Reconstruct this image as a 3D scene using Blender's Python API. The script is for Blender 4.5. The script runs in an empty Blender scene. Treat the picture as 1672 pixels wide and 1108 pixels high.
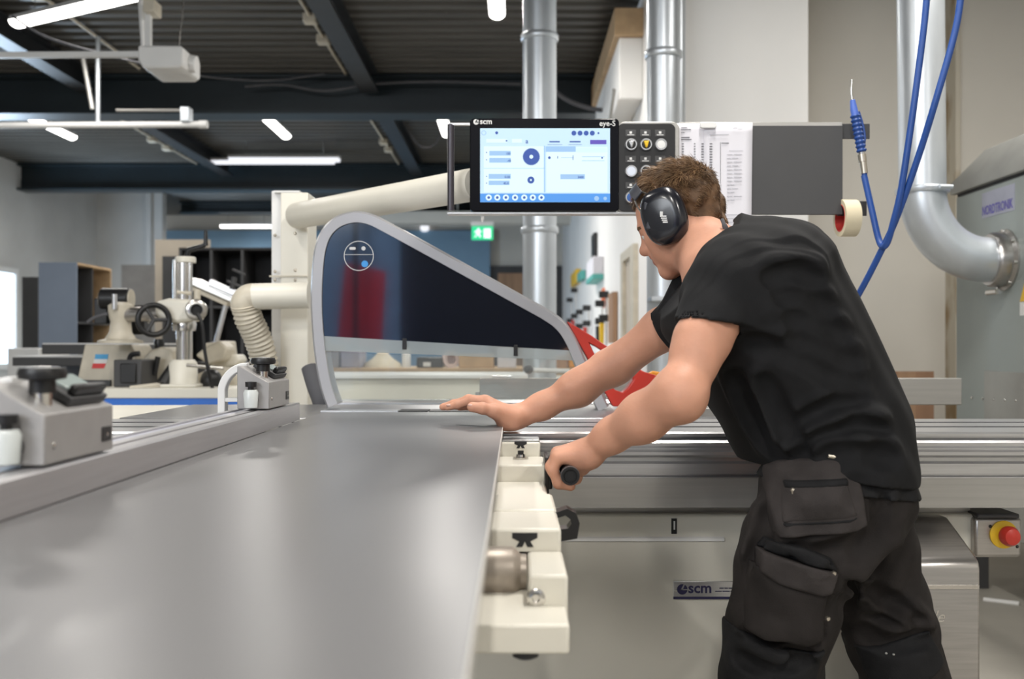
import bpy, bmesh, math, random
import numpy as np
from mathutils import Vector, Matrix

random.seed(7)
SC = bpy.context.scene
COL = SC.collection

# ------------------------------------------------------------------ camera
F_PX, VPX, VPY, CAM_Z = 1625.0, 840.0, 566.0, 1.09
cam_d = bpy.data.cameras.new('camera')
cam = bpy.data.objects.new('camera', cam_d)
COL.objects.link(cam)
cam.location = (0, 0, CAM_Z)
cam.rotation_euler = (math.pi / 2, 0, 0)
cam_d.sensor_width = 36.0
cam_d.lens = 36.0 * F_PX / 1672.0
cam_d.shift_x = -(VPX - 836.0) / 1672.0
cam_d.shift_y = (VPY - 554.0) / 1672.0
cam_d.clip_start = 0.02
cam_d.clip_end = 100
cam_d.dof.use_dof = True
cam_d.dof.focus_distance = 2.15
cam_d.dof.aperture_fstop = 4.0
SC.camera = cam

# ------------------------------------------------------------------ world + light
w = bpy.data.worlds.new('world')
SC.world = w
w.use_nodes = True
w.node_tree.nodes['Background'].inputs[0].default_value = (0.86, 0.93, 1.0, 1)
w.node_tree.nodes['Background'].inputs[1].default_value = 0.5

def area(name, loc, rot, sx, sy, power, col=(1, 1, 1)):
    l = bpy.data.lights.new(name, 'AREA')
    l.shape = 'RECTANGLE'; l.size = sx; l.size_y = sy
    l.energy = power; l.color = col
    o = bpy.data.objects.new(name, l)
    COL.objects.link(o)
    o.location = loc; o.rotation_euler = rot
    return o
R = math.radians
# daylight through the window in the left wall
area('daylight_left_window', (-7.2, 13.3, 1.75), (0, R(-90), 0), 1.1, 2.2, 150, (0.62, 0.8, 1.0))
# unseen daylight fill, added high up behind the photographer
area('rear_daylight_fill', (-3.6, -4.4, 3.0), (R(74), 0, R(-20)), 4.0, 1.3, 130, (0.9, 0.95, 1.0))
SC.view_settings.view_transform = 'Standard'
SC.view_settings.look = 'None'
SC.view_settings.gamma = 1.0
SC.view_settings.use_curve_mapping = False
SC.view_settings.exposure = 0.42

def P(px, py, Y):
    return Vector(((px - VPX) / F_PX * Y, Y, CAM_Z - (py - VPY) / F_PX * Y))
def PX(px, Y): return (px - VPX) / F_PX * Y
def PZ(py, Y): return CAM_Z - (py - VPY) / F_PX * Y

# ------------------------------------------------------------------ materials
def mat(name, col, rough=0.5, metal=0.0, var=0.12, scale=6.0, stretch=(1, 1, 1), bump=0.0, bscale=None,
        spec=0.5, sss=0.0, coat=0.0, aniso=0.0, var2=0.0, rvar=0.0):
    m = bpy.data.materials.new(name)
    m.use_nodes = True
    nt = m.node_tree; N = nt.nodes; L = nt.links
    b = N['Principled BSDF']
    b.inputs['Roughness'].default_value = rough
    b.inputs['Metallic'].default_value = metal
    b.inputs['Specular IOR Level'].default_value = spec
    if sss:
        b.inputs['Subsurface Weight'].default_value = sss
        b.inputs['Subsurface Radius'].default_value = (0.012, 0.005, 0.003)
        b.inputs['Subsurface Scale'].default_value = 1.0
    if coat:
        b.inputs['Coat Weight'].default_value = coat
        b.inputs['Coat Roughness'].default_value = 0.1
    if aniso: b.inputs['Anisotropic'].default_value = aniso
    tc = N.new('ShaderNodeTexCoord')
    mp = N.new('ShaderNodeMapping'); mp.inputs['Scale'].default_value = stretch
    L.new(tc.outputs['Object'], mp.inputs['Vector'])
    n = N.new('ShaderNodeTexNoise'); n.inputs['Scale'].default_value = scale
    n.inputs['Detail'].default_value = 5
    L.new(mp.outputs['Vector'], n.inputs['Vector'])
    cr = N.new('ShaderNodeValToRGB')
    c = np.array(col[:3])
    lo = np.clip(c * (1 - var), 0, 1); hi = np.clip(c * (1 + var), 0, 1)
    cr.color_ramp.elements[0].position = 0.3; cr.color_ramp.elements[1].position = 0.7
    cr.color_ramp.elements[0].color = (*lo, 1); cr.color_ramp.elements[1].color = (*hi, 1)
    L.new(n.outputs['Fac'], cr.inputs['Fac'])
    L.new(cr.outputs['Color'], b.inputs['Base Color'])
    if rvar:
        mr = N.new('ShaderNodeMapRange')
        mr.inputs['To Min'].default_value = max(0, rough - rvar); mr.inputs['To Max'].default_value = min(1, rough + rvar)
        L.new(n.outputs['Fac'], mr.inputs['Value']); L.new(mr.outputs['Result'], b.inputs['Roughness'])
    if bump:
        n2 = N.new('ShaderNodeTexNoise'); n2.inputs['Scale'].default_value = bscale or scale * 6
        n2.inputs['Detail'].default_value = 4
        L.new(mp.outputs['Vector'], n2.inputs['Vector'])
        bp = N.new('ShaderNodeBump'); bp.inputs['Strength'].default_value = bump
        bp.inputs['Distance'].default_value = 0.004
        L.new(n2.outputs['Fac'], bp.inputs['Height']); L.new(bp.outputs['Normal'], b.inputs['Normal'])
    return m

def emis(name, col, s):
    m = bpy.data.materials.new(name); m.use_nodes = True
    b = m.node_tree.nodes['Principled BSDF']
    b.inputs['Base Color'].default_value = (*[c * 0.2 for c in col[:3]], 1)
    b.inputs['Emission Color'].default_value = (*col[:3], 1)
    b.inputs['Emission Strength'].default_value = s
    return m

def clear_mat(name, tint, alpha, rough=0.03):
    """thin clear sheet: mostly see-through, glossy on top"""
    m = bpy.data.materials.new(name); m.use_nodes = True
    nt = m.node_tree; N = nt.nodes; L = nt.links
    N.remove(N['Principled BSDF'])
    out = N['Material Output']
    tr = N.new('ShaderNodeBsdfTransparent'); tr.inputs[0].default_value = (*tint, 1)
    gl = N.new('ShaderNodeBsdfGlossy'); gl.inputs['Roughness'].default_value = rough
    gl.inputs[0].default_value = (0.9, 0.9, 0.9, 1)
    fr = N.new('ShaderNodeFresnel'); fr.inputs[0].default_value = 1.45
    mx = N.new('ShaderNodeMixShader'); L.new(fr.outputs[0], mx.inputs[0])
    L.new(tr.outputs[0], mx.inputs[1]); L.new(gl.outputs[0], mx.inputs[2])
    df = N.new('ShaderNodeBsdfDiffuse'); df.inputs[0].default_value = (*[min(1, t * 0.9) for t in tint], 1)
    mx2 = N.new('ShaderNodeMixShader'); mx2.inputs[0].default_value = alpha
    L.new(mx.outputs[0], mx2.inputs[1]); L.new(df.outputs[0], mx2.inputs[2])
    L.new(mx2.outputs[0], out.inputs[0])
    return m

M = {}
M['cream'] = mat('cream_paint', (0.78, 0.75, 0.66), 0.38, var=0.04, scale=3)
M['cream_body'] = mat('cream_machine_paint', (0.66, 0.64, 0.57), 0.42, var=0.05, scale=2)
M['cream_old'] = mat('aged_cream_paint', (0.60, 0.55, 0.45), 0.45, var=0.10, scale=12)
M['cast'] = mat('ground_cast_iron', (0.36, 0.36, 0.37), 0.32, 0.85, var=0.12, scale=20, stretch=(1, 12, 1))
M['alu'] = mat('anodised_aluminium', (0.62, 0.62, 0.63), 0.3, 0.9, var=0.06, scale=30, stretch=(0.2, 6, 6), rvar=0.05)
M['alu_y'] = mat('anodised_aluminium_fence', (0.50, 0.49, 0.50), 0.36, 0.75, var=0.05, scale=30, stretch=(6, 0.2, 6))
M['alu_dull'] = mat('satin_aluminium_panel', (0.42, 0.41, 0.39), 0.42, 0.7, var=0.06, scale=20, stretch=(0.15, 5, 5))
M['galv'] = mat('galvanised_steel', (0.62, 0.66, 0.70), 0.36, 0.65, var=0.08, scale=9, stretch=(1, 1, 0.3), bump=0.03, bscale=20)
M['steel'] = mat('polished_steel', (0.62, 0.6, 0.57), 0.22, 1.0, var=0.05)
M['stainless'] = mat('brushed_stainless', (0.46, 0.44, 0.42), 0.3, 0.9, var=0.08, scale=40, stretch=(0.2, 4, 4))
M['grey_stop'] = mat('grey_cast_housing', (0.33, 0.32, 0.315), 0.45, 0.25, var=0.04, scale=30)
M['black'] = mat('black_plastic', (0.010, 0.010, 0.011), 0.38, var=0.15, scale=10)
M['black_matt'] = mat('matt_black', (0.02, 0.02, 0.022), 0.7, var=0.2)
M['black_gloss'] = mat('gloss_black', (0.006, 0.006, 0.008), 0.14, var=0.1, spec=0.15)
M['charcoal'] = mat('charcoal_laminate', (0.055, 0.055, 0.057), 0.55, var=0.08, scale=4)
M['board'] = mat('grey_laminate', (0.165, 0.163, 0.167), 0.33, 0.1, var=0.03, scale=2, stretch=(2, 0.5, 1), spec=0.55)
M['board_edge'] = mat('board_edge_band', (0.62, 0.60, 0.57), 0.45, var=0.04)
M['red'] = mat('red_plastic', (0.50, 0.035, 0.022), 0.35, var=0.06)
M['orange'] = mat('orange_plastic', (0.75, 0.32, 0.03), 0.4, var=0.05)
M['yellow'] = mat('yellow_plastic', (0.80, 0.50, 0.02), 0.4, var=0.05)
M['blue_hose'] = mat('blue_rubber', (0.012, 0.06, 0.26), 0.42, var=0.06)
M['blue_paint'] = mat('blue_band', (0.03, 0.16, 0.62), 0.4, var=0.08, scale=10)
M['white'] = mat('white_plastic', (0.75, 0.75, 0.74), 0.4, var=0.03)
M['white_paint'] = mat('white_wall_paint', (0.80, 0.79, 0.77), 0.75, var=0.03, scale=1.2, bump=0.05, bscale=60)
M['beige_wall'] = mat('beige_wall_paint', (0.66, 0.63, 0.57), 0.75, var=0.05, scale=1.0, bump=0.05, bscale=50)
M['grey_wall'] = mat('grey_plaster', (0.62, 0.62, 0.61), 0.85, var=0.10, scale=1.0, bump=0.1, bscale=30)
M['concrete'] = mat('concrete_floor', (0.36, 0.34, 0.30), 0.55, var=0.12, scale=2.2, bump=0.1, bscale=40)
M['deck'] = mat('dark_roof_deck', (0.085, 0.080, 0.070), 0.36, 0.25, var=0.2, scale=3, stretch=(0.4, 2, 1))
M['beam'] = mat('blue_black_beam_paint', (0.010, 0.018, 0.023), 0.4, var=0.2, scale=2)
M['purlin'] = mat('dark_purlin', (0.018, 0.020, 0.023), 0.4, var=0.2)
M['wood'] = mat('oak_board', (0.36, 0.21, 0.12), 0.5, var=0.22, scale=8, stretch=(1, 1, 0.15))
M['ply'] = mat('birch_ply_edge', (0.50, 0.34, 0.19), 0.55, var=0.15, scale=10)
M['tan'] = mat('tan_board', (0.50, 0.44, 0.36), 0.7, var=0.05)
M['cab_blue'] = mat('grey_blue_cabinet', (0.20, 0.245, 0.32), 0.45, var=0.03)
M['blue_far'] = mat('light_blue_wall', (0.22, 0.36, 0.50), 0.7, var=0.06, scale=1)
M['green_grey'] = mat('green_grey_machine_paint', (0.30, 0.335, 0.325), 0.42, 0.15, var=0.06, scale=2)
M['hoodroof'] = mat('weathered_grey_lid', (0.33, 0.33, 0.31), 0.5, 0.2, var=0.12, scale=5)
M['paper'] = mat('paper', (0.70, 0.69, 0.74), 0.8, var=0.01)
M['ink'] = mat('print_ink', (0.16, 0.16, 0.18), 0.8)
M['ink_light'] = mat('pale_print_ink', (0.45, 0.45, 0.5), 0.8)
M['navy_ink'] = mat('navy_ink', (0.018, 0.016, 0.07), 0.5)
M['violet_ink'] = mat('violet_ink', (0.12, 0.10, 0.42), 0.5)
M['pale_violet'] = mat('pale_violet_sticker', (0.36, 0.37, 0.45), 0.5)
M['tape'] = mat('masking_tape', (0.66, 0.58, 0.40), 0.6, var=0.04)
M['tape_red'] = mat('red_tape_core', (0.6, 0.05, 0.04), 0.6, var=0.1)
M['guard_grey'] = mat('silver_guard_paint', (0.40, 0.40, 0.42), 0.36, 0.35, var=0.03)
M['dark_pane'] = mat('smoked_glossy_pane', (0.006, 0.007, 0.011), 0.04, var=0.05, spec=1.0, coat=1.0)
M['clear_pane'] = clear_mat('clear_polycarbonate', (0.93, 0.95, 0.94), 0.06)
M['band_pane'] = clear_mat('frosted_band', (0.66, 0.70, 0.70), 0.4)
M['lamp'] = emis('lamp_diffuser', (1.0, 0.97, 0.92), 5.0)
M['lamp_far'] = emis('lamp_diffuser_cool', (0.93, 0.94, 1.0), 0.75)
M['window_glow'] = emis('daylight_window', (0.66, 0.82, 1.0), 2.2)
M['teal'] = mat('teal_plastic', (0.1, 0.42, 0.38), 0.5)
M['skin'] = mat('skin', (0.56, 0.285, 0.19), 0.55, var=0.10, scale=14, sss=0.12, bump=0.10, bscale=160, spec=0.4)
M['lip'] = mat('lip', (0.42, 0.16, 0.13), 0.45)
M['nail'] = mat('nail', (0.62, 0.38, 0.31), 0.3)
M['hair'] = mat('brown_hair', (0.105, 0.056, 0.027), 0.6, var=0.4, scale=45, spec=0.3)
M['hair_pale'] = mat('pale_brown_hair', (0.20, 0.118, 0.058), 0.42, var=0.4, scale=45)  # paler hair tone, mixed in more often towards the crown
M['shirt'] = mat('black_cotton', (0.0088, 0.0090, 0.0100), 0.85, var=0.2, scale=30, bump=0.12, bscale=500, spec=0.25)
M['trouser'] = mat('charcoal_work_cloth', (0.021, 0.018, 0.017), 0.85, var=0.25, scale=16, bump=0.25, bscale=420, spec=0.2)
M['pocket'] = mat('worn_charcoal_cloth', (0.038, 0.033, 0.032), 0.85, var=0.22, scale=20, bump=0.25, bscale=420, spec=0.2)
M['pad'] = mat('black_reinforced_cloth', (0.010, 0.010, 0.011), 0.8, var=0.3, scale=20, bump=0.25, bscale=380, spec=0.25)
M['paint_spot'] = mat('pale_paint_spot', (0.35, 0.35, 0.33), 0.7)
M['brass'] = mat('zip_metal', (0.55, 0.5, 0.42), 0.3, 0.9)
M['muff'] = mat('earmuff_shell', (0.010, 0.011, 0.016), 0.25, var=0.1, coat=0.25)
M['muff_flat'] = mat('earmuff_facet', (0.035, 0.037, 0.048), 0.4, var=0.05)
M['foam'] = mat('grey_foam', (0.10, 0.10, 0.11), 0.8)

# ------------------------------------------------------------------ mesh builder
W = {}
def tag(o, label=None, cat=None, group=None, kind=None):
    if label: o['label'] = label
    if cat: o['category'] = cat
    if group: o['group'] = group
    if kind: o['kind'] = kind
    return o

def thing(name, label, cat, base=(0, 0, 0), group=None):
    o = bpy.data.objects.new(name, None); COL.objects.link(o)
    o.location = base; o.empty_display_size = 0.1
    W[o.name] = Vector(base)
    return tag(o, label, cat, group)

class MB:
    def __init__(s): s.v = []; s.f = []; s.m = []; s.mi = 0
    def add(s, vs, fs):
        n = len(s.v)
        s.v += [tuple(v) for v in vs]
        s.f += [tuple(i + n for i in f) for f in fs]
        s.m += [s.mi] * len(fs)
        return s
    def mat(s, i): s.mi = i; return s
    def box(s, x0, x1, y0, y1, z0, z1):
        if x0 > x1: x0, x1 = x1, x0
        if y0 > y1: y0, y1 = y1, y0
        if z0 > z1: z0, z1 = z1, z0
        vs = [(x0, y0, z0), (x1, y0, z0), (x1, y1, z0), (x0, y1, z0), (x0, y0, z1), (x1, y0, z1), (x1, y1, z1), (x0, y1, z1)]
        return s.add(vs, [(0, 3, 2, 1), (4, 5, 6, 7), (0, 1, 5, 4), (1, 2, 6, 5), (2, 3, 7, 6), (3, 0, 4, 7)])
    def obox(s, c, size, rot):
        n = len(s.v); hx, hy, hz = [a / 2 for a in size]
        s.box(-hx, hx, -hy, hy, -hz, hz)
        mt = Matrix.Translation(c) @ rot.to_4x4()
        s.v[n:] = [tuple(mt @ Vector(p)) for p in s.v[n:]]
        return s
    def cyl(s, p0, p1, r0, r1=None, n=24, caps=True):
        r1 = r0 if r1 is None else r1
        p0 = Vector(p0); p1 = Vector(p1); d = (p1 - p0).normalized()
        u = d.orthogonal().normalized(); v = d.cross(u)
        vs = []
        for p, r in ((p0, r0), (p1, r1)):
            for i in range(n):
                a = 2 * math.pi * i / n
                vs.append(p + u * math.cos(a) * r + v * math.sin(a) * r)
        fs = [(i, (i + 1) % n, n + (i + 1) % n, n + i) for i in range(n)]
        if caps: fs += [tuple(range(n))[::-1], tuple(range(n, 2 * n))]
        return s.add(vs, fs)
    def lathe(s, o, axis, prof, n=32):
        """prof: (distance along axis, radius)"""
        o = Vector(o); d = Vector(axis).normalized()
        u = d.orthogonal().normalized(); v = d.cross(u)
        vs = []; fs = []
        for t, r in prof:
            for i in range(n):
                a = 2 * math.pi * i / n
                vs.append(o + d * t + (u * math.cos(a) + v * math.sin(a)) * max(r, 1e-5))
        for k in range(len(prof) - 1):
            for i in range(n):
                j = (i + 1) % n
                fs.append((k * n + i, k * n + j, (k + 1) * n + j, (k + 1) * n + i))
        fs += [tuple(range(n))[::-1], tuple(range((len(prof) - 1) * n, len(prof) * n))]
        return s.add(vs, fs)
    def tube(s, pts, r, n=12, caps=True, closed=False):
        pts = [Vector(p) for p in pts]; m = len(pts)
        rs = r if isinstance(r, (list, tuple)) else [r] * m
        vs = []; fs = []; u = None
        for i, p in enumerate(pts):
            a = pts[i - 1] if (i > 0 or closed) else p
            b = pts[(i + 1) % m] if (i < m - 1 or closed) else p
            d = (b - a).normalized()
            if u is None: u = d.orthogonal().normalized()
            u = (u - d * u.dot(d)).normalized(); v = d.cross(u)
            for k in range(n):
                t = 2 * math.pi * k / n
                vs.append(p + (u * math.cos(t) + v * math.sin(t)) * rs[i])
        for i in range(m if closed else m - 1):
            i2 = (i + 1) % m
            for k in range(n):
                j = (k + 1) % n
                fs.append((i * n + k, i * n + j, i2 * n + j, i2 * n + k))
        if caps and not closed: fs += [tuple(range(n))[::-1], tuple(range((m - 1) * n, m * n))]
        return s.add(vs, fs)
    def prism(s, poly, to3, d0, d1):
        """poly: 2-D outline; to3(a, b, d) -> 3-D"""
        n = len(poly)
        vs = [to3(a, b, d0) for a, b in poly] + [to3(a, b, d1) for a, b in poly]
        fs = [(i, (i + 1) % n, n + (i + 1) % n, n + i) for i in range(n)] + [tuple(range(n))[::-1], tuple(range(n, 2 * n))]
        return s.add(vs, fs)
    def ring_prism(s, outer, inner, to3, d0, d1):
        n = len(outer)
        vs = [to3(a, b, d) for d in (d0, d1) for pl in (outer, inner) for a, b in pl]
        fs = []
        for i in range(n):
            j = (i + 1) % n
            fs += [(i, j, n + j, n + i), (2 * n + j, 2 * n + i, 3 * n + i, 3 * n + j), (j, i, 2 * n + i, 2 * n + j), (n + i, n + j, 3 * n + j, 3 * n + i)]
        return s.add(vs, fs)
    def ell(s, c, r, n=20, m=12, rot=None):
        vs = []; fs = []; c = Vector(c)
        for j in range(m + 1):
            ph = math.pi * j / m
            for i in range(n):
                a = 2 * math.pi * i / n
                p = Vector((r[0] * math.sin(ph) * math.cos(a), r[1] * math.sin(ph) * math.sin(a), r[2] * math.cos(ph)))
                if rot is not None: p = rot @ p
                vs.append(c + p)
        for j in range(m):
            for i in range(n):
                k = (i + 1) % n
                fs.append((j * n + i, (j + 1) * n + i, (j + 1) * n + k, j * n + k))
        return s.add(vs, fs)
    def build(s, name, mats, parent=None, bevel=0.0, seg=2, angle=40, flat=False, fix=True):
        v = np.array(s.v, dtype=float).reshape(-1, 3)
        if parent is not None: off = np.array(W[parent.name])
        else:
            off = np.array([(v[:, 0].min() + v[:, 0].max()) / 2, (v[:, 1].min() + v[:, 1].max()) / 2, v[:, 2].min()])
        me = bpy.data.meshes.new(name)
        me.from_pydata((v - off).tolist(), [], s.f)
        mats = mats if isinstance(mats, (list, tuple)) else [mats]
        for m in mats: me.materials.append(M[m] if isinstance(m, str) else m)
        if len(mats) > 1: me.polygons.foreach_set('material_index', s.m)
        if fix:
            bm = bmesh.new(); bm.from_mesh(me)
            bmesh.ops.recalc_face_normals(bm, faces=bm.faces)
            bm.to_mesh(me); bm.free()
        me.update()
        if not flat:
            me.polygons.foreach_set('use_smooth', [True] * len(me.polygons))
            me.set_sharp_from_angle(angle=R(angle))
        o = bpy.data.objects.new(name, me); COL.objects.link(o)
        if parent is not None: o.parent = parent
        else: o.location = off
        W[o.name] = Vector(off)
        if bevel:
            b = o.modifiers.new('bevel', 'BEVEL'); b.width = bevel; b.segments = seg
            b.limit_method = 'ANGLE'; b.angle_limit = R(35)
        return o

def XZ(a, b, d): return (a, d, b)          # outline in the x/z plane, extruded along y
def YZ(a, b, d): return (d, a, b)          # outline in the y/z plane, extruded along x
def pxpoly(pts, Y): return [(PX(x, Y), PZ(y, Y)) for x, y in pts]
def rrect(x0, x1, z0, z1, r, n=5):
    out = []
    for cx, cz, a0 in ((x1 - r, z0 + r, -90), (x1 - r, z1 - r, 0), (x0 + r, z1 - r, 90), (x0 + r, z0 + r, 180)):
        for i in range(n + 1):
            a = R(a0 + 90 * i / n)
            out.append((cx + r * math.cos(a), cz + r * math.sin(a)))
    return out
def smooth_path(pts, k=6):
    pts = [Vector(p) for p in pts]; out = []
    for i in range(len(pts) - 1):
        p0 = pts[max(i - 1, 0)]; p1 = pts[i]; p2 = pts[i + 1]; p3 = pts[min(i + 2, len(pts) - 1)]
        for j in range(k):
            t = j / k
            out.append(0.5 * ((2 * p1) + (p2 - p0) * t + (2 * p0 - 5 * p1 + 4 * p2 - p3) * t * t + (3 * p1 - p0 - 3 * p2 + p3) * t ** 3))
    out.append(pts[-1]); return out

def text_geo(body, size, bold=0.0, extrude=0.0, align='LEFT', space=1.0, shear=0.0):
    c = bpy.data.curves.new('t', 'FONT'); c.body = body; c.size = size; c.offset = bold * size
    c.extrude = extrude; c.align_x = align; c.space_character = space; c.shear = shear; c.resolution_u = 3
    o = bpy.data.objects.new('t', c); COL.objects.link(o)
    dg = bpy.context.evaluated_depsgraph_get(); dg.update()
    me = o.evaluated_get(dg).to_mesh()
    vs = [tuple(v.co) for v in me.vertices]; fs = [tuple(p.vertices) for p in me.polygons]
    o.evaluated_get(dg).to_mesh_clear()
    bpy.data.objects.remove(o); bpy.data.curves.remove(c)
    return vs, fs
def add_text(mb, body, size, x, y, z, bold=0.0, facing='-y', align='LEFT', stretch=1.0, depth=0.0006, space=1.0, shear=0.0):
    vs, fs = text_geo(body, size, bold, depth, align, space, shear)
    if facing == '-y': vs = [(x + a * stretch, y - c, z + b) for a, b, c in vs]
    else: vs = [(x - c, y - a * stretch, z + b) for a, b, c in vs]      # facing -x
    mb.add(vs, fs); return mb

def copy_tree(o, dx, parent=None):
    c = o.copy(); COL.objects.link(c)
    if parent is None: c.location = Vector(o.location) + Vector(dx); W[c.name] = Vector(c.location)
    else: c.parent = parent
    for ch in list(o.children): copy_tree(ch, dx, c)
    return c
# ================================================================== the setting
def struct(mb, name, m, **k):
    return tag(mb.build(name, m, **k), kind='structure')

struct(MB().box(-8, 4.4, -5, 21, -0.1, 0), 'floor', 'concrete')
# trapezoid roof deck, ribs along x
prof = []; y = -5.0
while y < 21:
    prof += [(y, 3.80), (y + 0.085, 3.80), (y + 0.105, 3.86), (y + 0.17, 3.86)]; y += 0.19
mb = MB(); n = len(prof)
mb.add([(-8, a, b) for a, b in prof] + [(4.4, a, b) for a, b in prof], [(i, i + 1, n + i + 1, n + i) for i in range(n - 1)])
mb.box(-8, 4.4, -5, 21, 3.9, 4.0)
struct(mb, 'ceiling', 'deck', flat=True)
struct(MB().box(-7.5, -7.33, -5, 17.6, 0, 3.8), 'wall_left', 'grey_wall')
mb = MB().box(-7.4, PX(265, 17.5), 17.5, 17.7, 0, 3.8).box(PX(238, 17.4), PX(246, 17.4), 17.4, 17.55, 0, 3.8)
struct(mb, 'wall_back', 'grey_wall')
struct(MB().box(-8, 1.2, 20.5, 20.7, 0, 3.8), 'wall_far', 'beige_wall')
struct(MB().box(0.98, 1.12, 6.2, 20.5, 0, 3.8), 'wall_right', 'white_paint')
struct(MB().box(PX(1112, 5.5), PX(1320, 5.5), 5.5, 6.4, 0, 3.8), 'wall_pier', 'white_paint', bevel=0.004)
struct(MB().box(1.5, 4.4, 6.3, 6.45, 0, 3.8), 'wall_side', 'beige_wall')
struct(MB().box(PX(1562, 6.2), 4.4, 6.2, 6.32, 0, 3.8), 'wall_cladding', 'beige_wall', bevel=0.006)
struct(MB().box(4.25, 4.4, -5, 6.4, 0, 3.8), 'wall_outer', 'beige_wall')
struct(MB().box(-7.4, 4.4, -5, -4.85, 0, 2.5), 'wall_rear', 'grey_wall')
# rusty cover strip down the cladding joint
m = mat('rust_stained_strip', (0.50, 0.46, 0.38), 0.7, var=0.1, scale=5, stretch=(1, 1, 0.4))
nt = m.node_tree; cr = [q for q in nt.nodes if q.type == 'VALTORGB'][0]
cr.color_ramp.elements[0].color = (0.30, 0.21, 0.11, 1); cr.color_ramp.elements[0].position = 0.36; cr.color_ramp.elements[1].position = 0.5
struct(MB().box(PX(1549, 6.25), PX(1563, 6.2), 6.15, 6.31, 0, 3.8), 'trim_1', m, bevel=0.005)
M['rust'] = m
struct(MB().box(-7.3, PX(265, 17.5), 17.44, 17.5, 0, 0.1), 'baseboard_back', 'charcoal')
# window in the left wall, bright with daylight
mb = MB().box(-7.34, -7.30, 12.1, 14.5, 0.85, 2.15)
win = struct(mb, 'window_1', 'window_glow')
wf = MB()
for a, b, c, d in ((12.02, 12.1, 0.77, 2.23), (14.5, 14.58, 0.77, 2.23), (12.1, 14.5, 0.77, 0.85), (12.1, 14.5, 2.15, 2.23), (13.27, 13.33, 0.85, 2.15)):
    wf.box(-7.34, -7.26, a, b, c, d)
wf.build('window_frame', 'white', win)

# ---------------------------------------------------------- steel frame
def ibeam_x(name, x0, x1, Y, z0, z1, label, fl=0.15):
    pr = [(Y - fl, z0), (Y + fl, z0), (Y + fl, z0 + .03), (Y + .012, z0 + .03), (Y + .012, z1 - .03), (Y + fl, z1 - .03), (Y + fl, z1), (Y - fl, z1), (Y - fl, z1 - .03), (Y - .012, z1 - .03), (Y - .012, z0 + .03), (Y - fl, z0 + .03)]
    return tag(MB().prism(pr, YZ, x0, x1).build(name, 'beam', flat=True), label, 'beam', 'blue-black cross beams under the roof')
ibeam_x('steel_beam', -7.33, 0.97, 10.0, 3.40, 3.79, 'nearer deep blue-black steel beam crossing under the corrugated roof')
ibeam_x('steel_beam', -7.33, 0.97, 14.8, 3.40, 3.79, 'farther blue-black steel beam meeting the grey left wall')
ibeam_x('steel_beam', PX(265, 17.6), 0.97, 18.6, 3.58, 3.79, 'shallow dark beam over the far room beyond the grey wall')
def purlin(x, label):
    fl = 0.085
    pr = [(x - fl, 3.60), (x + fl, 3.60), (x + fl, 3.62), (x + .01, 3.62), (x + .01, 3.78), (x + fl, 3.78), (x + fl, 3.797), (x - fl, 3.797), (x - fl, 3.78), (x - .01, 3.78), (x - .01, 3.62), (x - fl, 3.62)]
    for a, b, lb in ((5.0, 9.84, label[0]), (10.16, 14.64, label[1])):
        tag(MB().prism(pr, XZ, a, b).build('roof_purlin', 'purlin', flat=True), lb, 'beam', 'dark purlins running away under the roof')
purlin(-1.43, ('dark steel purlin running to the nearer cross beam, right of junction boxes', 'dark steel purlin between the two cross beams, near the monitor'))
purlin(-4.22, ('dark steel purlin at upper left behind the white pipe frame', 'pale-edged purlin between the cross beams on the left side'))

def conduit(x, ya, yb, boxes, label):
    t = thing('cable_conduit', label, 'conduit', (x, (ya + yb) / 2, 3.76), 'cream conduits on the ceiling')
    MB().cyl((x, ya, 3.775), (x, yb, 3.775), 0.014, n=8).build('conduit_pipe', 'cream_old', t)
    for yy in boxes:
        MB().box(x - 0.055, x + 0.055, yy - 0.055, yy + 0.055, 3.72, 3.797).build('junction_box', 'cream_old', t, bevel=0.01)
conduit(-1.66, 6.5, 9.8, (8.1, 8.65), 'cream conduit with two junction boxes before the nearer cross beam')
conduit(-1.70, 10.2, 14.6, (12.95, 13.45), 'thin cream conduit with two boxes between the cross beams, middle')
conduit(-4.66, 10.2, 14.6, (12.8, 13.35), 'thin cream conduit with two boxes between the cross beams, left')
conduit(-3.62, 5.5, 9.6, (7.55, 7.9), 'cream conduit with boxes above the white projector bracket')

# ---------------------------------------------------------- lamps
def lamp(c, ang, ln, wd, label, power=0.0, group='LED tube lamps under the roof', mt='lamp', z1=3.79):
    """linear lamp: housing, diffuser, two hangers; its own light under it"""
    x, y, z = c
    t = thing('ceiling_lamp', label, 'lamp', c, group)
    t.rotation_euler = (0, 0, ang)
    W[t.name] = Vector((0, 0, 0))
    MB().prism([(-wd / 2, .035), (wd / 2, .035), (wd * .35, .075), (-wd * .35, .075)], XZ, -ln / 2, ln / 2).build('housing', 'white', t)
    pr = [(wd * .5 * math.cos(R(a)), .035 + .045 * math.sin(R(a))) for a in range(180, 361, 20)]
    MB().prism(pr, XZ, -ln / 2 + .01, ln / 2 - .01).build('diffuser', mt, t)
    if z1 - z > 0.1:
        for s in (-1, 1):
            MB().cyl((0, s * ln * .35, .075), (0, s * ln * .35, z1 - z), 0.004, n=6).build('hanger_wire', 'steel', t)
    if power:
        a = area('lamp_light', (0, 0, -0.03), (0, 0, 0), wd, ln, power, (1.0, 0.96, 0.90))
        a.parent = t
    W[t.name] = Vector(c)
    return t
lamp((-5.25, 11.2, 3.55), 0, 1.25, .12, 'bright lamp at far left, crossed by the white pipe', 48)
lamp((-2.70, 11.15, 3.55), 0, 1.25, .12, 'bright lamp under the beam, above the blade guard', 48)
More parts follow.
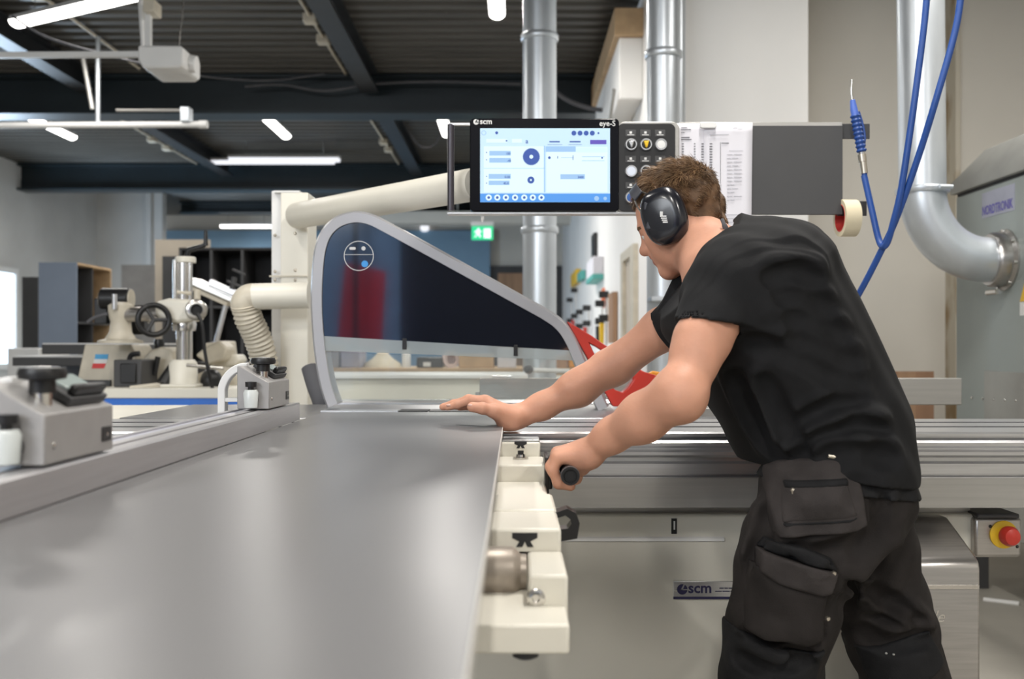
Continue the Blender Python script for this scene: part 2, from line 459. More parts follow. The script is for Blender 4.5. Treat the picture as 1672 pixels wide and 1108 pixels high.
lamp((-0.79, 11.05, 3.55), 0, 1.25, .12, 'bright lamp seen just left of the monitor handle', 48)
lamp((-0.13, 6.85, 3.55), 0, 1.25, .12, 'bright lamp end at top centre beside the round duct', 36)
lamp((-3.1, 7.15, 3.50), R(62), 1.5, .13, 'large slanting lamp at the top left corner', 24)
# the same lamps go on over and behind the photographer
lamp((0.55, 2.1, 3.4), 0, 1.25, .14, 'lamp overhead above the man', 40)
lamp((-1.7, 2.4, 3.4), 0, 1.25, .14, 'lamp overhead above the crosscut fence', 22)
lamp((2.3, 3.6, 3.4), 0, 1.25, .14, 'lamp overhead in front of the filter unit', 34)
lamp((0.0, -1.6, 3.4), 0, 1.25, .14, 'lamp overhead behind the photographer, centre', 60)
lamp((-2.4, -1.6, 3.4), 0, 1.25, .14, 'lamp overhead behind the photographer, left', 60)
lamp((2.6, -1.4, 3.4), 0, 1.25, .14, 'lamp overhead behind the photographer, right', 55)
# wide pale light bands and the far room's tube
lamp((PX(465, 13.1), 13.1, 3.53), R(90), 1.45, .20, 'wide white light band under the farther beam, lower of two', 14, 'wide light bands', 'lamp_far')
lamp((PX(445, 13.7), 13.75, 3.62), R(90), 1.7, .14, 'thin white light band under the farther beam, upper of two', 0, 'wide light bands', 'lamp_far')
lamp((PX(402, 19.0), 19.0, PZ(371, 19.0)), R(90), 0.98, .13, 'bluish white tube lamp in the far room behind the shelf', 26, None, 'lamp')

# ---------------------------------------------------------- ceiling fittings at the left
t = thing('projector', 'white box projector hanging from a white square bracket', 'projector', P(281, 123, 6.0))
x0, x1 = PX(240, 6), PX(312, 6); z0, z1 = PZ(122, 6), PZ(86, 6)
pr = [(x0 + .03, z0), (x1 - .03, z0), (x1, z0 + .02), (x1, z1 - .01), (x1 - .02, z1), (x0, z1), (x0, z0 + .05)]
b_ = MB().prism(pr, XZ, 5.85, 6.18).build('housing', 'white', t, bevel=0.012)
MB().cyl((x1 - .01, 6.0, (z0 + z1) / 2), (x1 + .035, 6.0, (z0 + z1) / 2 - .005), .055, .05, n=20).build('lens_ring', 'white', t, bevel=.004)
MB().box(PX(280, 6), PX(302, 6), 5.96, 6.04, z1, z1 + .02).build('mount_plate', 'white', t, bevel=.003)
MB().cyl(P(291, 84, 6), P(300, 0, 6), .005, n=6).build('hanger_wire', 'steel', t)
MB().box(PX(238, 6), PX(247, 6), 5.98, 6.02, z1 - .02, 3.4).build('bracket_tube', 'white', t, bevel=.003)
MB().box(PX(240, 6), PX(258, 6), 5.93, 6.07, PZ(25, 6), PZ(3, 6)).build('junction_box', 'cream_old', t, bevel=.008)
def frame(name, label, pts, Y, r, m='white'):
    return tag(MB().tube([P(a, b, Y) for a, b in pts], r, n=4).build(name, m, flat=True), label, 'pipe')
frame('pipe_frame', 'white square pipe bending up beside the projector', [(-120, 91), (234, 89), (228, -60)], 6.05, .024)
t = thing('pipe_frame', 'long white pipe with a capped end hung on two grey struts', 'pipe', P(160, 205, 8.0))
MB().cyl(P(-150, 206, 8), P(330, 203, 8), .026, n=12).build('pipe', 'white', t)
MB().cyl(P(325, 203, 8), P(339, 203, 8), .033, n=12).build('end_cap', 'white', t, bevel=.004)
MB().tube([P(136, 95, 8), P(151, 178, 8)], .02, n=8).build('strut', 'alu_dull', t)
MB().tube([P(160, 60, 8), P(160, 203, 8)], .02, n=8).build('strut', 'galv', t)
MB().cyl(P(190, 180, 8), P(308, 180, 8), .012, n=8).build('side_rod', 'alu_dull', t)
MB().box(PX(297, 8), PX(312, 8), 7.95, 8.05, PZ(200, 8), PZ(176, 8)).build('clamp', 'galv', t, bevel=.006)
def cable(label, pts, r=.008, m='foam', name='hanging_cable', k=6):
    return tag(MB().tube(smooth_path([P(*p) for p in pts], k), r, n=6).build(name, m), label, 'cable')
cable('slack cable hanging along the nearer beam above the blade guard', [(400, 141, 9.75), (460, 138, 9.75), (530, 148, 9.75), (610, 137, 9.75), (720, 133, 9.75), (850, 137, 9.75)], .011)
cable('cable running from the projector along the beam top', [(20, 26, 7.0), (80, 62, 7.0), (200, 96, 7.0), (330, 124, 8.6), (440, 131, 9.6), (530, 120, 9.7)], .009)
cable('thick grey cable sagging from the duct to the right wall', [(905, 148, 9.0), (930, 165, 9.0), (965, 177, 9.0), (1003, 182, 9.2)], .02)
cable('thin cable loop hanging between the beams left of the monitor', [(662, 199, 12), (672, 222, 12), (690, 240, 12), (712, 233, 12), (726, 199, 12)], .008)
# tray of pipes on the right wall
t = thing('wall_trunking', 'wooden-topped white trunking with grey pipes below the roof', 'trunking', P(1035, 190, 8.4))
MB().box(.80, .98, 7.6, 9.8, PZ(80, 8.0) - .5, PZ(80, 8.0) - .03).build('trunking_box', 'white_paint', t, bevel=.01)
MB().box(.76, .98, 7.55, 9.84, PZ(80, 8.0) - .03, PZ(80, 8.0) + .18).build('top_board', 'ply', t, bevel=.004)
MB().tube([(.78, 9.7, 2.95), (.78, 8.2, 2.95), (.78, 8.1, 2.82), (.78, 7.6, 2.7)], .02, n=8).build('pipe', 'alu_dull', t)
MB().tube([(.76, 8.6, 2.62), (.76, 8.1, 2.82), (.76, 7.6, 3.05)], .016, n=8).build('pipe', 'alu_dull', t)

# ---------------------------------------------------------- ducts
def duct(name, label, x, Y, r, z0, z1, bands, extra=None):
    t = thing(name, label, 'duct', (x, Y, z0), 'galvanised round ducts')
    MB().cyl((x, Y, z0), (x, Y, z1), r, n=40).build('duct_pipe', 'galv', t)
    for z in bands:
        MB().lathe((x, Y, z - .02), (0, 0, 1), [(0, r), (0, r + .008), (.006, r + .013), (.034, r + .013), (.04, r + .008), (.04, r)], n=40).build('clamp_band', 'galv', t)
    if extra: extra(t)
    return t
duct('round_duct', 'galvanised round duct rising behind the monitor', PX(881, 6.0), 6.0, PX(867.5, 6.0) - PX(840, 6.0) , 0, 3.78, (PZ(376, 6), 2.95))
def ex(t):
    MB().cyl((PX(1112, 5.2), 5.3, 0), (PX(1112, 5.2), 5.3, 3.78), .04, n=20).build('side_pipe', 'galv', t)
    MB().box(PX(1056, 5.2), PX(1118, 5.2), 5.02, 5.2, PZ(490, 5.2) - .012, PZ(490, 5.2) + .012).build('pipe_strap', 'galv', t, bevel=.003)
duct('round_duct', 'galvanised round duct in front of the white pier', PX(1083, 5.2), 5.2, .085, 0, 3.78, (PZ(215, 5.2) + .4,), ex)

# big elbow duct into the filter unit
t = thing('elbow_duct', 'large galvanised duct bending into the grey-green filter unit', 'duct', P(1505, 430, 4.16), 'galvanised round ducts')
cx, r = PX(1506, 4.16), .094
zc = PZ(424, 4.16); zt = PZ(312, 4.16); xr = PX(1612, 4.16)
MB().cyl((cx - .02, 4.16, 3.7), (cx, 4.16, zt), r, n=40).build('duct_pipe', 'galv', t)
pts = []
rad = min(zt - zc, xr - cx)
for i in range(15):
    a = R(90 * i / 14)
    pts.append(Vector((cx + (xr - cx) * (1 - math.cos(a)), 4.16, zt - (zt - zc) * math.sin(a))))
MB().tube(pts + [Vector((xr + .08, 4.16, zc))], r, n=40).build('elbow', 'galv', t)
bz = MB().lathe((cx, 4.16, zt - .012), (0, 0, 1), [(0, r), (0, r + .01), (.008, r + .014), (.02, r + .014), (.026, r + .008), (.026, r)], n=40).build('clamp_band', 'galv', t)
MB().cyl((cx + .02, 4.16 - r - .028, zt), (cx + .075, 4.16 - r - .022, zt), .009, n=10).build('band_bolt', 'galv', bz)
bz = MB().lathe((xr + .005, 4.16, zc), (1, 0, 0), [(0, r), (0, r + .012), (.012, r + .02), (.05, r + .02), (.06, r + .034), (.085, r + .034), (.09, r)], n=40).build('flange', 'stainless', t)
for k in range(8):
    a = R(45 * k + 10)
    MB().cyl((xr + .05, 4.16 + math.cos(a) * (r + .027), zc + math.sin(a) * (r + .027)), (xr + .075, 4.16 + math.cos(a) * (r + .027), zc + math.sin(a) * (r + .027)), .007, n=8).build('flange_bolt', 'steel', bz)
MB().cyl((xr + .03, 4.13, zc - r - .04), (xr + .03, 4.22, zc - r - .04), .012, n=10).build('lock_screw', 'steel', bz)
MB().cyl((xr + .08, 4.16, zc), (2.06, 4.16, zc), r + .01, n=40).build('inlet_stub', 'green_grey', t)

# filter unit: its left face looks at the duct
t = thing('filter_unit', 'grey-green dust filter unit with violet sticker at right edge', 'dust filter', (2.4, 3.9, 0))
FX = 2.05; YF = 4.62; YN = 2.9
zr = PZ(322, YF) 
MB().box(FX, 2.95, YN, YF, 0.30, zr).build('cabinet', 'green_grey', t, bevel=.006)
for lx in (FX + .06, 2.88):
    for ly in (YN + .08, YF - .1): MB().box(lx - .03, lx + .03, ly - .03, ly + .03, 0, .30).build('leg', 'charcoal', t)
lid = [(FX - .02, zr + .012), (2.97, zr + .012), (2.97, zr + .30), (FX + .22, zr + .30), (FX - .02, zr + .03)]
mb = MB()
zl0, zl1 = zr + .012, zr + .16
vs = [(FX - .02, YF + .02, zl0), (FX - .02, YN, zl0), (2.97, YN, zl0), (2.97, YF + .02, zl0),
      (FX - .02, YF + .02, zl0 + .05), (FX - .02, YN, zl0 + .05), (2.97, YN, zl0 + .05), (2.97, YF + .02, zl0 + .05),
      (FX + .06, YF - .16, zl1 + .03), (FX + .06, YN + .1, zl1 + .03), (2.9, YN + .1, zl1 + .03), (2.9, YF - .16, zl1 + .03)]
mb.add(vs, [(0, 1, 2, 3), (0, 4, 5, 1), (1, 5, 6, 2), (2, 6, 7, 3), (3, 7, 4, 0), (4, 8, 9, 5), (5, 9, 10, 6), (6, 10, 11, 7), (7, 11, 8, 4), (8, 11, 10, 9)])
mb.build('lid', 'hoodroof', t, bevel=.004)
MB().box(FX + .002, FX + .02, YN, YF - .01, zr - .004, zr + .014).build('lid_gap', 'black_matt', t)
ys = FX * F_PX / (1604 - VPX); ye = FX * F_PX / (1655 - VPX)
zs0 = PZ(357, ys); zs1 = PZ(316, ys)
st = MB().box(FX - .002, FX + .001, ye - .01, ys, zs0, zs1).build('sticker', 'pale_violet', t)
vs, fs = text_geo('NORDTRONIK', 0.056, 0.018)
wt = max(a for a, b, c in vs); k = (ys - ye - .005) / wt
mb = MB().add([(FX - .0035, ys - .005 - a * k, zs0 + .012 + b) for a, b, c in vs], fs)
vs, fs = text_geo('NORDTRONIK', 0.05, 0.0)
mb.build('brand_text', 'violet_ink', st, flat=True)
wl = MB()
yy = FX * F_PX / (1668 - VPX)
wl.box(FX - .002, FX + .001, yy - .16, yy + .01, PZ(515, yy), PZ(493, yy)).build('warning_label', 'white', t)
MB().prism([(yy + .008, PZ(492, yy)), (yy - .15, PZ(492, yy)), (yy - .07, PZ(430, yy))], YZ, FX - .003, FX).build('warning_triangle', 'yellow', t)
MB().prism([(yy - .03, PZ(488, yy)), (yy - .11, PZ(488, yy)), (yy - .07, PZ(455, yy))], YZ, FX - .004, FX - .002).build('warning_symbol', 'black', t)
pn = MB().box(FX - .004, FX + .001, 3.0, FX * F_PX / (1608 - VPX), .3, PZ(606, 4.2)).build('lower_panel', 'hoodroof', t, bevel=.002)
for i in range(9):
    yy = FX * F_PX / (1588 + i * 18 - VPX)
    MB().ell((FX - .004, yy, PZ(649 + i * 1.2, yy)), (.004, .006, .006), 8, 6).build('rivet', 'steel', t)
# ================================================================== the panel saw
ZT = 0.902            # table height
saw = thing('panel_saw', 'cream sliding table saw base with aluminium carriage behind the man', 'table saw', (0.3, 2.7, 0))
YB = 2.32
x1b = PX(1592, YB)
MB().box(-0.75, x1b, YB, 3.25, 0.06, .70).build('cabinet', 'cream_body', saw, bevel=.006)
MB().box(-0.7, x1b - .03, YB + .05, 3.2, 0, .06).build('plinth', 'black_matt', saw)
MB().box(-0.75, x1b, YB + .025, 3.25, .70, .735).build('cabinet_neck', 'alu_dull', saw)
zs = PZ(880, YB)
# white strip standing in for lamp light reflected along a folded ledge
MB().prism([(YB, zs - .006), (YB - .006, zs - .003), (YB - .006, zs + .003), (YB, zs + .006)], YZ, PX(890, YB), PX(1182, YB)).build('ledge_glint', 'white', saw)
mb = MB().box(PX(1096, YB), PX(1105, YB), YB - .002, YB, PZ(871, YB), PZ(846, YB))
lb = mb.build('label', 'black', saw)
MB().box(PX(1099.5, YB), PX(1102, YB), YB - .003, YB - .001, PZ(864, YB), PZ(850, YB)).build('label_mark', 'white', lb)
# name plate
pl = MB().box(PX(1099, YB), PX(1211, YB), YB - .004, YB, PZ(977, YB), PZ(948, YB)).build('name_plate', 'alu', saw, bevel=.001)
MB().box(PX(1099, YB), PX(1211, YB), YB - .0048, YB - .003, PZ(977, YB), PZ(973, YB)).build('plate_stripe', 'navy_ink', pl)

def logo_disc(mb, cx, y, cz, r):
    """round mark with a slanting notch"""
    n = 28; pts = [(cx + r * math.cos(2 * math.pi * i / n), cz + r * math.sin(2 * math.pi * i / n)) for i in range(n)]
    mb.prism(pts, XZ, y - .0006, y)
mb = MB(); mb.mat(0)
cx, cz = PX(1113.5, YB), PZ(961, YB); rr = PX(848.5, YB)
logo_disc(mb, cx, YB - .0042, cz, rr)
add_text(mb, 'scm', .034, PX(1123, YB), YB - .0042, PZ(966.5, YB), .022, stretch=1.02)
for q0, q1, qy in ((1174, 1181, 959), (1182, 1188, 959), (1189, 1202, 959), (1167, 1178, 964), (1179, 1191, 964), (1192, 1202, 964)):
    mb.box(PX(q0, YB), PX(q1, YB), YB - .0048, YB - .0042, PZ(qy + .9, YB), PZ(qy - .7, YB))      # two lines of tiny print
mb.mat(1)
mb.prism([(cx - rr * .35, cz - rr * .15), (cx + rr * .05, cz - rr * .15), (cx + rr * .55, cz + rr * 1.05), (cx + rr * .3, cz + rr * 1.05)], XZ, YB - .0052, YB - .0046)
mb.prism([(cx - rr * .35, cz - rr * .15), (cx + rr * 1.0, cz - rr * .15), (cx + rr * .98, cz + rr * .08), (cx - rr * .3, cz + rr * .02)], XZ, YB - .0052, YB - .0046)
mb.build('plate_print', ['navy_ink', 'alu'], pl, flat=True)
for sx in (1103, 1207):
    MB().ell((PX(sx, YB), YB - .004, PZ(963, YB)), (.003, .002, .003), 8, 6).build('rivet', 'steel', pl)
# stainless cover with a sloping lid
xa, xb = .80, PX(1601, 2.12)
zf = PZ(913, 2.12)
pr = [(2.30, .06), (2.12, .06), (2.12, zf - .02), (2.125, zf - .006), (2.14, zf + .004), (2.28, .70), (2.32, .70), (2.32, .06)]
cv = MB().prism(pr, YZ, xa, xb).build('stainless_cover', 'stainless', saw, bevel=.006)
MB().box(xa + .01, xb - .004, 2.1165, 2.119, zf - .062, zf - .054).build('cover_crease', 'steel', cv)
mb = MB(); add_text(mb, 'invincibile', .036, PX(1541, 2.12), 2.119, PZ(1015, 2.12), 0.0, shear=.35, align='RIGHT')
mb.build('script_badge', 'steel', cv, flat=True)
# emergency stop
es = MB().box(x1b - .01, PX(1669, 2.3), 2.30, 2.42, PZ(910, 2.3), PZ(845, 2.3)).build('emergency_stop_box', 'stainless', saw, bevel=.008)
MB().box(x1b - .006, PX(1664, 2.3), 2.296, 2.40, PZ(846, 2.3), PZ(838, 2.3)).build('box_lid', 'charcoal', es, bevel=.004)
c = P(1638, 872, 2.3)
MB().lathe(c, (0, -1, 0), [(0, .032), (.004, .032), (.006, .028), (.006, 0)]).build('yellow_ring', 'yellow', es)
MB().lathe(c, (.08, -1, .02), [(0, .013), (.016, .013), (.018, .022), (.030, .023), (.040, .018), (.044, .008), (.045, 0)]).build('red_button', 'red', es)
for q in ((1617, 859), (1661, 892)):
    MB().ell(P(q[0], q[1], 2.3), (.004, .003, .004), 8, 6).build('screw', 'black', es)
# fixed cast table, carriage
MB().box(-1.05, .62, 2.64, 3.25, ZT - .05, ZT).build('fixed_table', 'cast', saw, bevel=.004)
MB().box(-2.2, -1.06, 2.64, 3.25, ZT - .04, ZT - .002).build('extension_table', 'cream', saw, bevel=.004)
MB().box(PX(655, 2.95), PX(702, 2.95), 2.87, 2.97, ZT, ZT + .0025).build('slot_insert', 'black_matt', saw)
MB().box(PX(704, 2.95), PX(830, 2.95), 2.87, 2.97, ZT, ZT + .0025).build('slot_insert', 'charcoal', saw)
MB().box(PX(530, 2.95), PX(653, 2.95), 2.89, 2.96, ZT, ZT + .0025).build('slot_insert', 'alu', saw)
f = 2.20
def zz(py): return PZ(py, f)
cp = [(2.60, ZT), (f + .004, ZT), (f, ZT - .004), (f, zz(712)), (f + .02, zz(713)), (f + .02, zz(716)), (f - .006, zz(718)), (f - .013, zz(722)), (f - .013, zz(727)), (f - .004, zz(731)),
      (f - .004, zz(733)), (f - .013, zz(737)), (f - .013, zz(742)), (f - .004, zz(746)), (f + .016, zz(748)), (f + .016, zz(754)), (f + .002, zz(757)), (f + .002, zz(774)), (f + .012, zz(775.5)), (f + .012, zz(777)), (f + .004, zz(778.5)),
      (f + .004, zz(829)), (f + .02, zz(831)), (2.60, zz(831))]
cr_ = MB().prism(cp, YZ, -2.1, 2.25).build('sliding_carriage', ['alu'], saw, angle=20)
MB().box(-2.1, 2.25, f + .0, f + .0035, zz(828), zz(780)).build('carriage_panel', 'alu_dull', cr_)
MB().box(-2.1, 2.25, 2.33, 2.345, ZT, ZT + .0012).build('carriage_groove', 'black_matt', cr_)
MB().box(-2.1, 2.25, 2.47, 2.48, ZT, ZT + .0012).build('carriage_groove', 'black_matt', cr_)
MB().box(-2.1, 2.25, 2.60, 2.64, ZT - .03, ZT - .012).build('gap_strip', 'black_matt', saw)
# stop bracket at the table end
MB().prism(pxpoly([(1090, 681), (1165, 681), (1165, 664), (1140, 664)], 2.75), XZ, 2.70, 2.78).build('end_bracket', 'alu_dull', saw, bevel=.002)

# rip fence
rf = thing('rip_fence', 'long grey aluminium rip fence lying across the table behind the man', 'fence', (PX(1180, 3.3), 3.34, ZT))
MB().box(PX(783, 3.3), PX(1571, 3.3), 3.3, 3.33, PZ(661, 3.3), PZ(617, 3.3)).build('fence_profile', 'alu_dull', rf, bevel=.003)
MB().box(PX(800, 3.3), PX(1300, 3.3), 3.33, 3.40, PZ(661, 3.3), PZ(625, 3.3)).build('fence_carrier', 'cream', rf, bevel=.004)
MB().cyl((PX(803, 3.3), 3.345, PZ(617, 3.3)), (PX(835, 3.3), 3.345, PZ(617, 3.3)), .008, n=12).build('lock_pin', 'alu', rf)
MB().box(PX(776, 3.3), PX(784, 3.3), 3.305, 3.33, PZ(658, 3.3), PZ(640, 3.3)).build('end_cap', 'alu_dull', rf, bevel=.002)
gr = tag(MB().prism([(3.26, ZT - .05), (3.26, PZ(657, 3.27)), (3.267, PZ(652, 3.27)), (3.29, PZ(652, 3.27)), (3.297, PZ(657, 3.27)), (3.297, ZT - .05)], YZ, PX(547, 3.27), PX(1340, 3.27)).build('guide_rail', 'alu', angle=25),
    'pale blue-grey rounded guide rail along the rear edge of the table', 'rail')

# board being cut
bd = thing('grey_board', 'large grey laminated board lying on the saw in the foreground', 'board', (-.26, 1.2, ZT))
XR = -0.0245
MB().box(-.4995, XR - .0012, -.25, 2.585, ZT + .001, .9195).build('panel', 'board', bd, bevel=.0008)
MB().box(XR - .0012, XR, -.25, 2.585, ZT + .001, .9195).build('edge_band', 'board_edge', bd)

# crosscut table (outrigger): staircase of cream castings beside the board
ct = thing('crosscut_table', 'cream outrigger crosscut table under the grey board with push handle', 'machine table', (0, 1.4, .70))
MB().box(-.74, -.035, -.3, 2.17, .874, ZT).build('table_plate', 'alu_y', ct, bevel=.002)
MB().box(-.74, -.66, -.3, 2.17, .80, .874).build('side_beam', 'cream', ct, bevel=.004)
MB().box(-.035, .055, 2.10, 2.185, .889 - .036, .889).build('top_block', 'cream', ct, bevel=.004)
MB().box(-.03, .053, 2.105, 2.185, .8892, .8935).build('top_plate', 'alu', ct, bevel=.001)
def tslot(px, py, Y, w=.032, h=.018):
    c = P(px, py, Y); o = MB()
    o.prism([(c.x - w / 2, c.z + h / 2), (c.x - w / 2, c.z + h * .15), (c.x - w * .22, c.z - .1 * h), (c.x - w * .35, c.z - h / 2), (c.x - w * .1, c.z - h / 2), (c.x, c.z - .1 * h), (c.x + w * .1, c.z - h / 2), (c.x + w * .35, c.z - h / 2), (c.x + w * .22, c.z - .1 * h), (c.x + w / 2, c.z + h * .15), (c.x + w / 2, c.z + h / 2)], XZ, Y - .0012, Y + .004)
    o.build('slot_opening', 'black_matt', ct)
tslot(850, 726, 2.10, .026, .014)
MB().box(-.035, .062, 1.95, 2.10, .821, .859).build('frame_block', 'cream', ct, bevel=.004)
c = P(850, 743, 2.08)
MB().lathe((c.x, 2.05, .859), (0, 0, 1), [(0, .016), (.004, .016), (.005, .010), (.010, .009)], n=20).build('steel_washer', 'steel', ct)
MB().box(c.x - .006, c.x + .006, 2.044, 2.056, .868, .876).build('square_nut', 'black', ct)
MB().box(-.035, .060, 1.74, 1.95, .80, .826).build('frame_ledge', 'cream', ct, bevel=.004)
MB().box(-.034, .0675, 1.58, 1.75, .802, .832).build('cross_bar', 'cream', ct, bevel=.006)
MB().box(-.036, .0672, 1.43, 1.58, .770, .829).build('slot_block', 'cream', ct, bevel=.005)
tslot(857, 881, 1.43, .036, .02)
MB().box(.018, .069, 1.28, 1.43, .731, .797).build('end_block', 'cream', ct, bevel=.005)
c = P(875, 975, 1.28)
MB().lathe(c, (0, -1, 0), [(0, .012), (.004, .012), (.006, .008), (.006, .005), (.002, .004)], n=20).build('bolt', 'steel', ct)
MB().lathe((PX(776, 1.36), 1.37, PZ(935, 1.36)), (1, 0, 0), [(0, .034), (.05, .034), (.056, .03), (.062, .024), (.07, .024)], n=28).build('guide_roller', mat('worn_roller', (.36, .31, .26), .4, .3), ct)
MB().box(-.050, .066, 1.19, 1.43, .722, .758).build('base_bracket', 'cream', ct, bevel=.004)
MB().lathe((PX(858, 1.207), 1.207, .722), (0, 0, -1), [(0, .016), (.006, .016), (.009, .010)], n=20).build('rubber_foot', 'black', ct)
MB().box(-.05, .03, 1.43, 2.1, .76, .80).build('lower_beam', 'cream', ct, bevel=.004)
# black clamp lever (hexagonal loop)
pts = [(905, 833), (925, 826), (940, 834), (945, 850), (941, 874), (908, 880)]
ip = [(906, 842), (922, 837), (930, 843), (932, 850), (926, 858), (906, 860)]
MB().ring_prism(pxpoly(pts, 1.60), pxpoly(ip, 1.60), XZ, 1.575, 1.61).build('clamp_lever', 'black', ct, bevel=.003)
# push handle held by the man
ph = MB().tube([(PX(896, 1.93), 1.97, PZ(800, 1.95)), (PX(897, 1.93), 1.97, PZ(765, 1.95))], .009, n=10)
hx, hz = PX(930, 1.8), PZ(774, 1.8)
ph.box(.058, hx + .008, 1.965, 1.985, hz - .012, hz + .012)
ph.box(.058, .066, 1.90, 2.0, hz - .05, hz + .02)
hb = ph.build('handle_bracket', 'black', ct, bevel=.002)
MB().lathe((hx, 1.985, hz), (0, -1, 0), [(0, .012), (.03, .0135), (.06, .0145), (.17, .0145), (.195, .0155), (.205, .0165), (.212, .0165), (.212, .0125), (.205, .012), (.205, 0)], n=28).build('push_handle', ['black'], hb)
MB().lathe((hx, 1.7795, hz), (0, -1, 0), [(-.006, .0166), (-.002, .0172), (-.0, .0166), (-.0, .0135), (-.006, .0135)], n=28).build('handle_ring', 'foam', hb)

# crosscut fence along the left of the board
cf = thing('crosscut_fence', 'grey aluminium crosscut fence running away beside the grey board', 'fence', (-.54, 1.3, ZT))
pr = [(-.5, .9205), (-.5, .957), (-.503, .9605), (-.522, .9605), (-.522, .953), (-.530, .953), (-.530, .9605), (-.548, .9605), (-.548, .957), (-.572, .957), (-.572, .9605), (-.582, .9605), (-.585, .957), (-.585, .9205)]
fp = MB().prism(pr, XZ, .2, 2.318).build('fence_profile', 'alu_y', cf, angle=25)
MB().box(-.571, -.549, .2, 2.318, .957, .9576).build('scale_tape', mat('blue_grey_scale', (.42, .43, .50), .4), fp)
MB().box(-.584, -.501, 2.318, 2.322, .921, .960).build('end_cap', 'alu_dull', cf, bevel=.001)
MB().box(-.64, -.585, .3, 2.25, ZT, .925).build('fence_foot', 'alu_y', cf, bevel=.002)

def flip_stop(Y1, label):
    t = thing('flip_stop', label, 'stop', (-.535, Y1 + .09, .9605), 'flip stops on the crosscut fence')
    z0, Y2 = .963, Y1 + .18
    pr = [(-.500, z0), (-.500, z0 + .055), (-.508, z0 + .058), (-.560, z0 + .088), (-.566, z0 + .088), (-.566, z0)]
    bdy = MB().prism(pr, XZ, Y1, Y2).build('housing', 'grey_stop', t, bevel=.002)
    for yy in (Y1 + .02, Y2 - .02):
        MB().ell((-.4995, yy, z0 + .02), (.0015, .004, .004), 8, 6).build('screw', 'steel', bdy)
    MB().box(-.5005, -.4985, Y2 - .035, Y2 - .008, z0 + .012, z0 + .03).build('spring_pin', 'black', bdy, bevel=.001)
    # read-out on the sloping top
    sl = math.atan2(.03, -.052); rot = Matrix.Rotation(R(-30), 3, 'Y').transposed()
    rot = Matrix.Rotation(R(30), 3, 'Y')
    c = Vector((-.530, Y1 + .122, z0 + .0735)) + rot @ Vector((0, 0, .004))
    ds = MB().obox(c, (.052, .10, .010), rot).build('readout_frame', 'charcoal', t, bevel=.0015)
    MB().obox(c + rot @ Vector((-.006, .004, .006)), (.030, .07, .004), rot).build('readout_window', mat('readout_glass', (.36, .42, .41), .12), ds, bevel=.0008)
    MB().obox(c + rot @ Vector((.018, .0, .011)), (.010, .085, .014), rot).build('flip_bar', 'black', ds, bevel=.004)
    k = MB().lathe((-.524, Y1 + .045, z0 + .058), (0, 0, 1), [(0, .010), (.032, .010)], n=20).build('knob_stem', 'steel', t)
    MB().lathe((-.524, Y1 + .045, z0 + .076), (0, 0, 1), [(0, .014), (.014, .014), (.016, .025), (.022, .026), (.028, .024), (.03, 0)], n=28).build('clamp_knob', 'black', k)
    # small thumb screw and clear block on the near end
    tb = MB().lathe((-.534, Y1 - .014, z0 + .004), (0, 0, 1), [(0, .013), (.030, .015), (.036, .012)], n=20).build('clear_roller', mat('milky_plastic', (.55, .58, .57), .25), t)
    MB().lathe((-.534, Y1 - .014, z0 + .040), (0, 0, 1), [(0, .006), (.006, .006), (.006, .011), (.016, .0115), (.017, 0)], n=20).build('thumb_screw', 'black', tb)
    MB().cyl((-.534, Y1 - .014, z0 + .02), (-.534, Y1 + .01, z0 + .02), .012, n=16).build('screw_boss', 'charcoal', t)
    # white flip arm curving over the back of the fence
    o = []; i_ = []
    for q in range(11):
        a = R(90 + 80 * q / 10)
        o.append((-.560 + .062 * math.cos(a), z0 + .028 + .066 * math.sin(a))); i_.append((-.560 + .046 * math.cos(a), z0 + .028 + .050 * math.sin(a)))
    o.append((-.621, z0 - .03)); i_.append((-.605, z0 - .03))
    MB().prism(o + i_[::-1], XZ, Y1 + .05, Y1 + .075).build('flip_arm', 'white', t, bevel=.002)
    MB().box(-.605, -.566, Y1 + .05, Y1 + .075, z0 + .012, z0 + .02).build('flip_arm_web', 'white', t, bevel=.001)
    return t
flip_stop(2.03, 'small grey flip stop at the far end of the crosscut fence')
flip_stop(1.06, 'large blurred grey flip stop at left foreground on the crosscut fence')

# ---------------------------------------------------------- blade guard
GY = 2.95
bg = thing('blade_guard', 'large silver-framed blade guard with dark glossy pane', 'saw guard', P(740, 666, GY))
outer = [(533, 666), (523, 638), (515, 600), (509, 550), (506, 500), (507, 450), (512, 405), (524, 374), (546, 353), (575, 344), (604, 347), (640, 364), (750, 424), (850, 479), (900, 507), (925, 527), (943, 555), (962, 598), (980, 632), (995, 663)]
ctr = smooth_path([Vector((x, 0, y)) for x, y in outer], 5)
cen = Vector((720, 0, 560))
op, ip = [], []
for i, p in enumerate(ctr):
    a = ctr[max(i - 1, 0)]; b = ctr[min(i + 1, len(ctr) - 1)]
    d = (b - a).normalized(); nrm = Vector((-d.z, 0, d.x))
    if nrm.dot(cen - p) < 0: nrm = -nrm
    op.append((p.x, p.z)); q = p + nrm * 19; ip.append((q.x, q.z))
O3 = pxpoly(op, GY); I3 = pxpoly(ip, GY)
mb = MB(); n = len(O3); Ya, Yb = GY, GY + .10
vs = []
for (a, b), (c_, d_) in zip(O3, I3):
    mx, mz = (a * .8 + c_ * .2), (b * .8 + d_ * .2)
    vs += [(a, Ya + .012, b), (mx, Ya, mz), (c_, Ya + .002, d_), (c_, Yb - .002, d_), (mx, Yb, mz), (a, Yb - .012, b)]
fs = []
for i in range(n - 1):
    for k in range(6):
        j = (k + 1) % 6
        fs.append((i * 6 + k, i * 6 + j, (i + 1) * 6 + j, (i + 1) * 6 + k))
fs += [tuple(range(6)), tuple(range((n - 1) * 6, n * 6))]
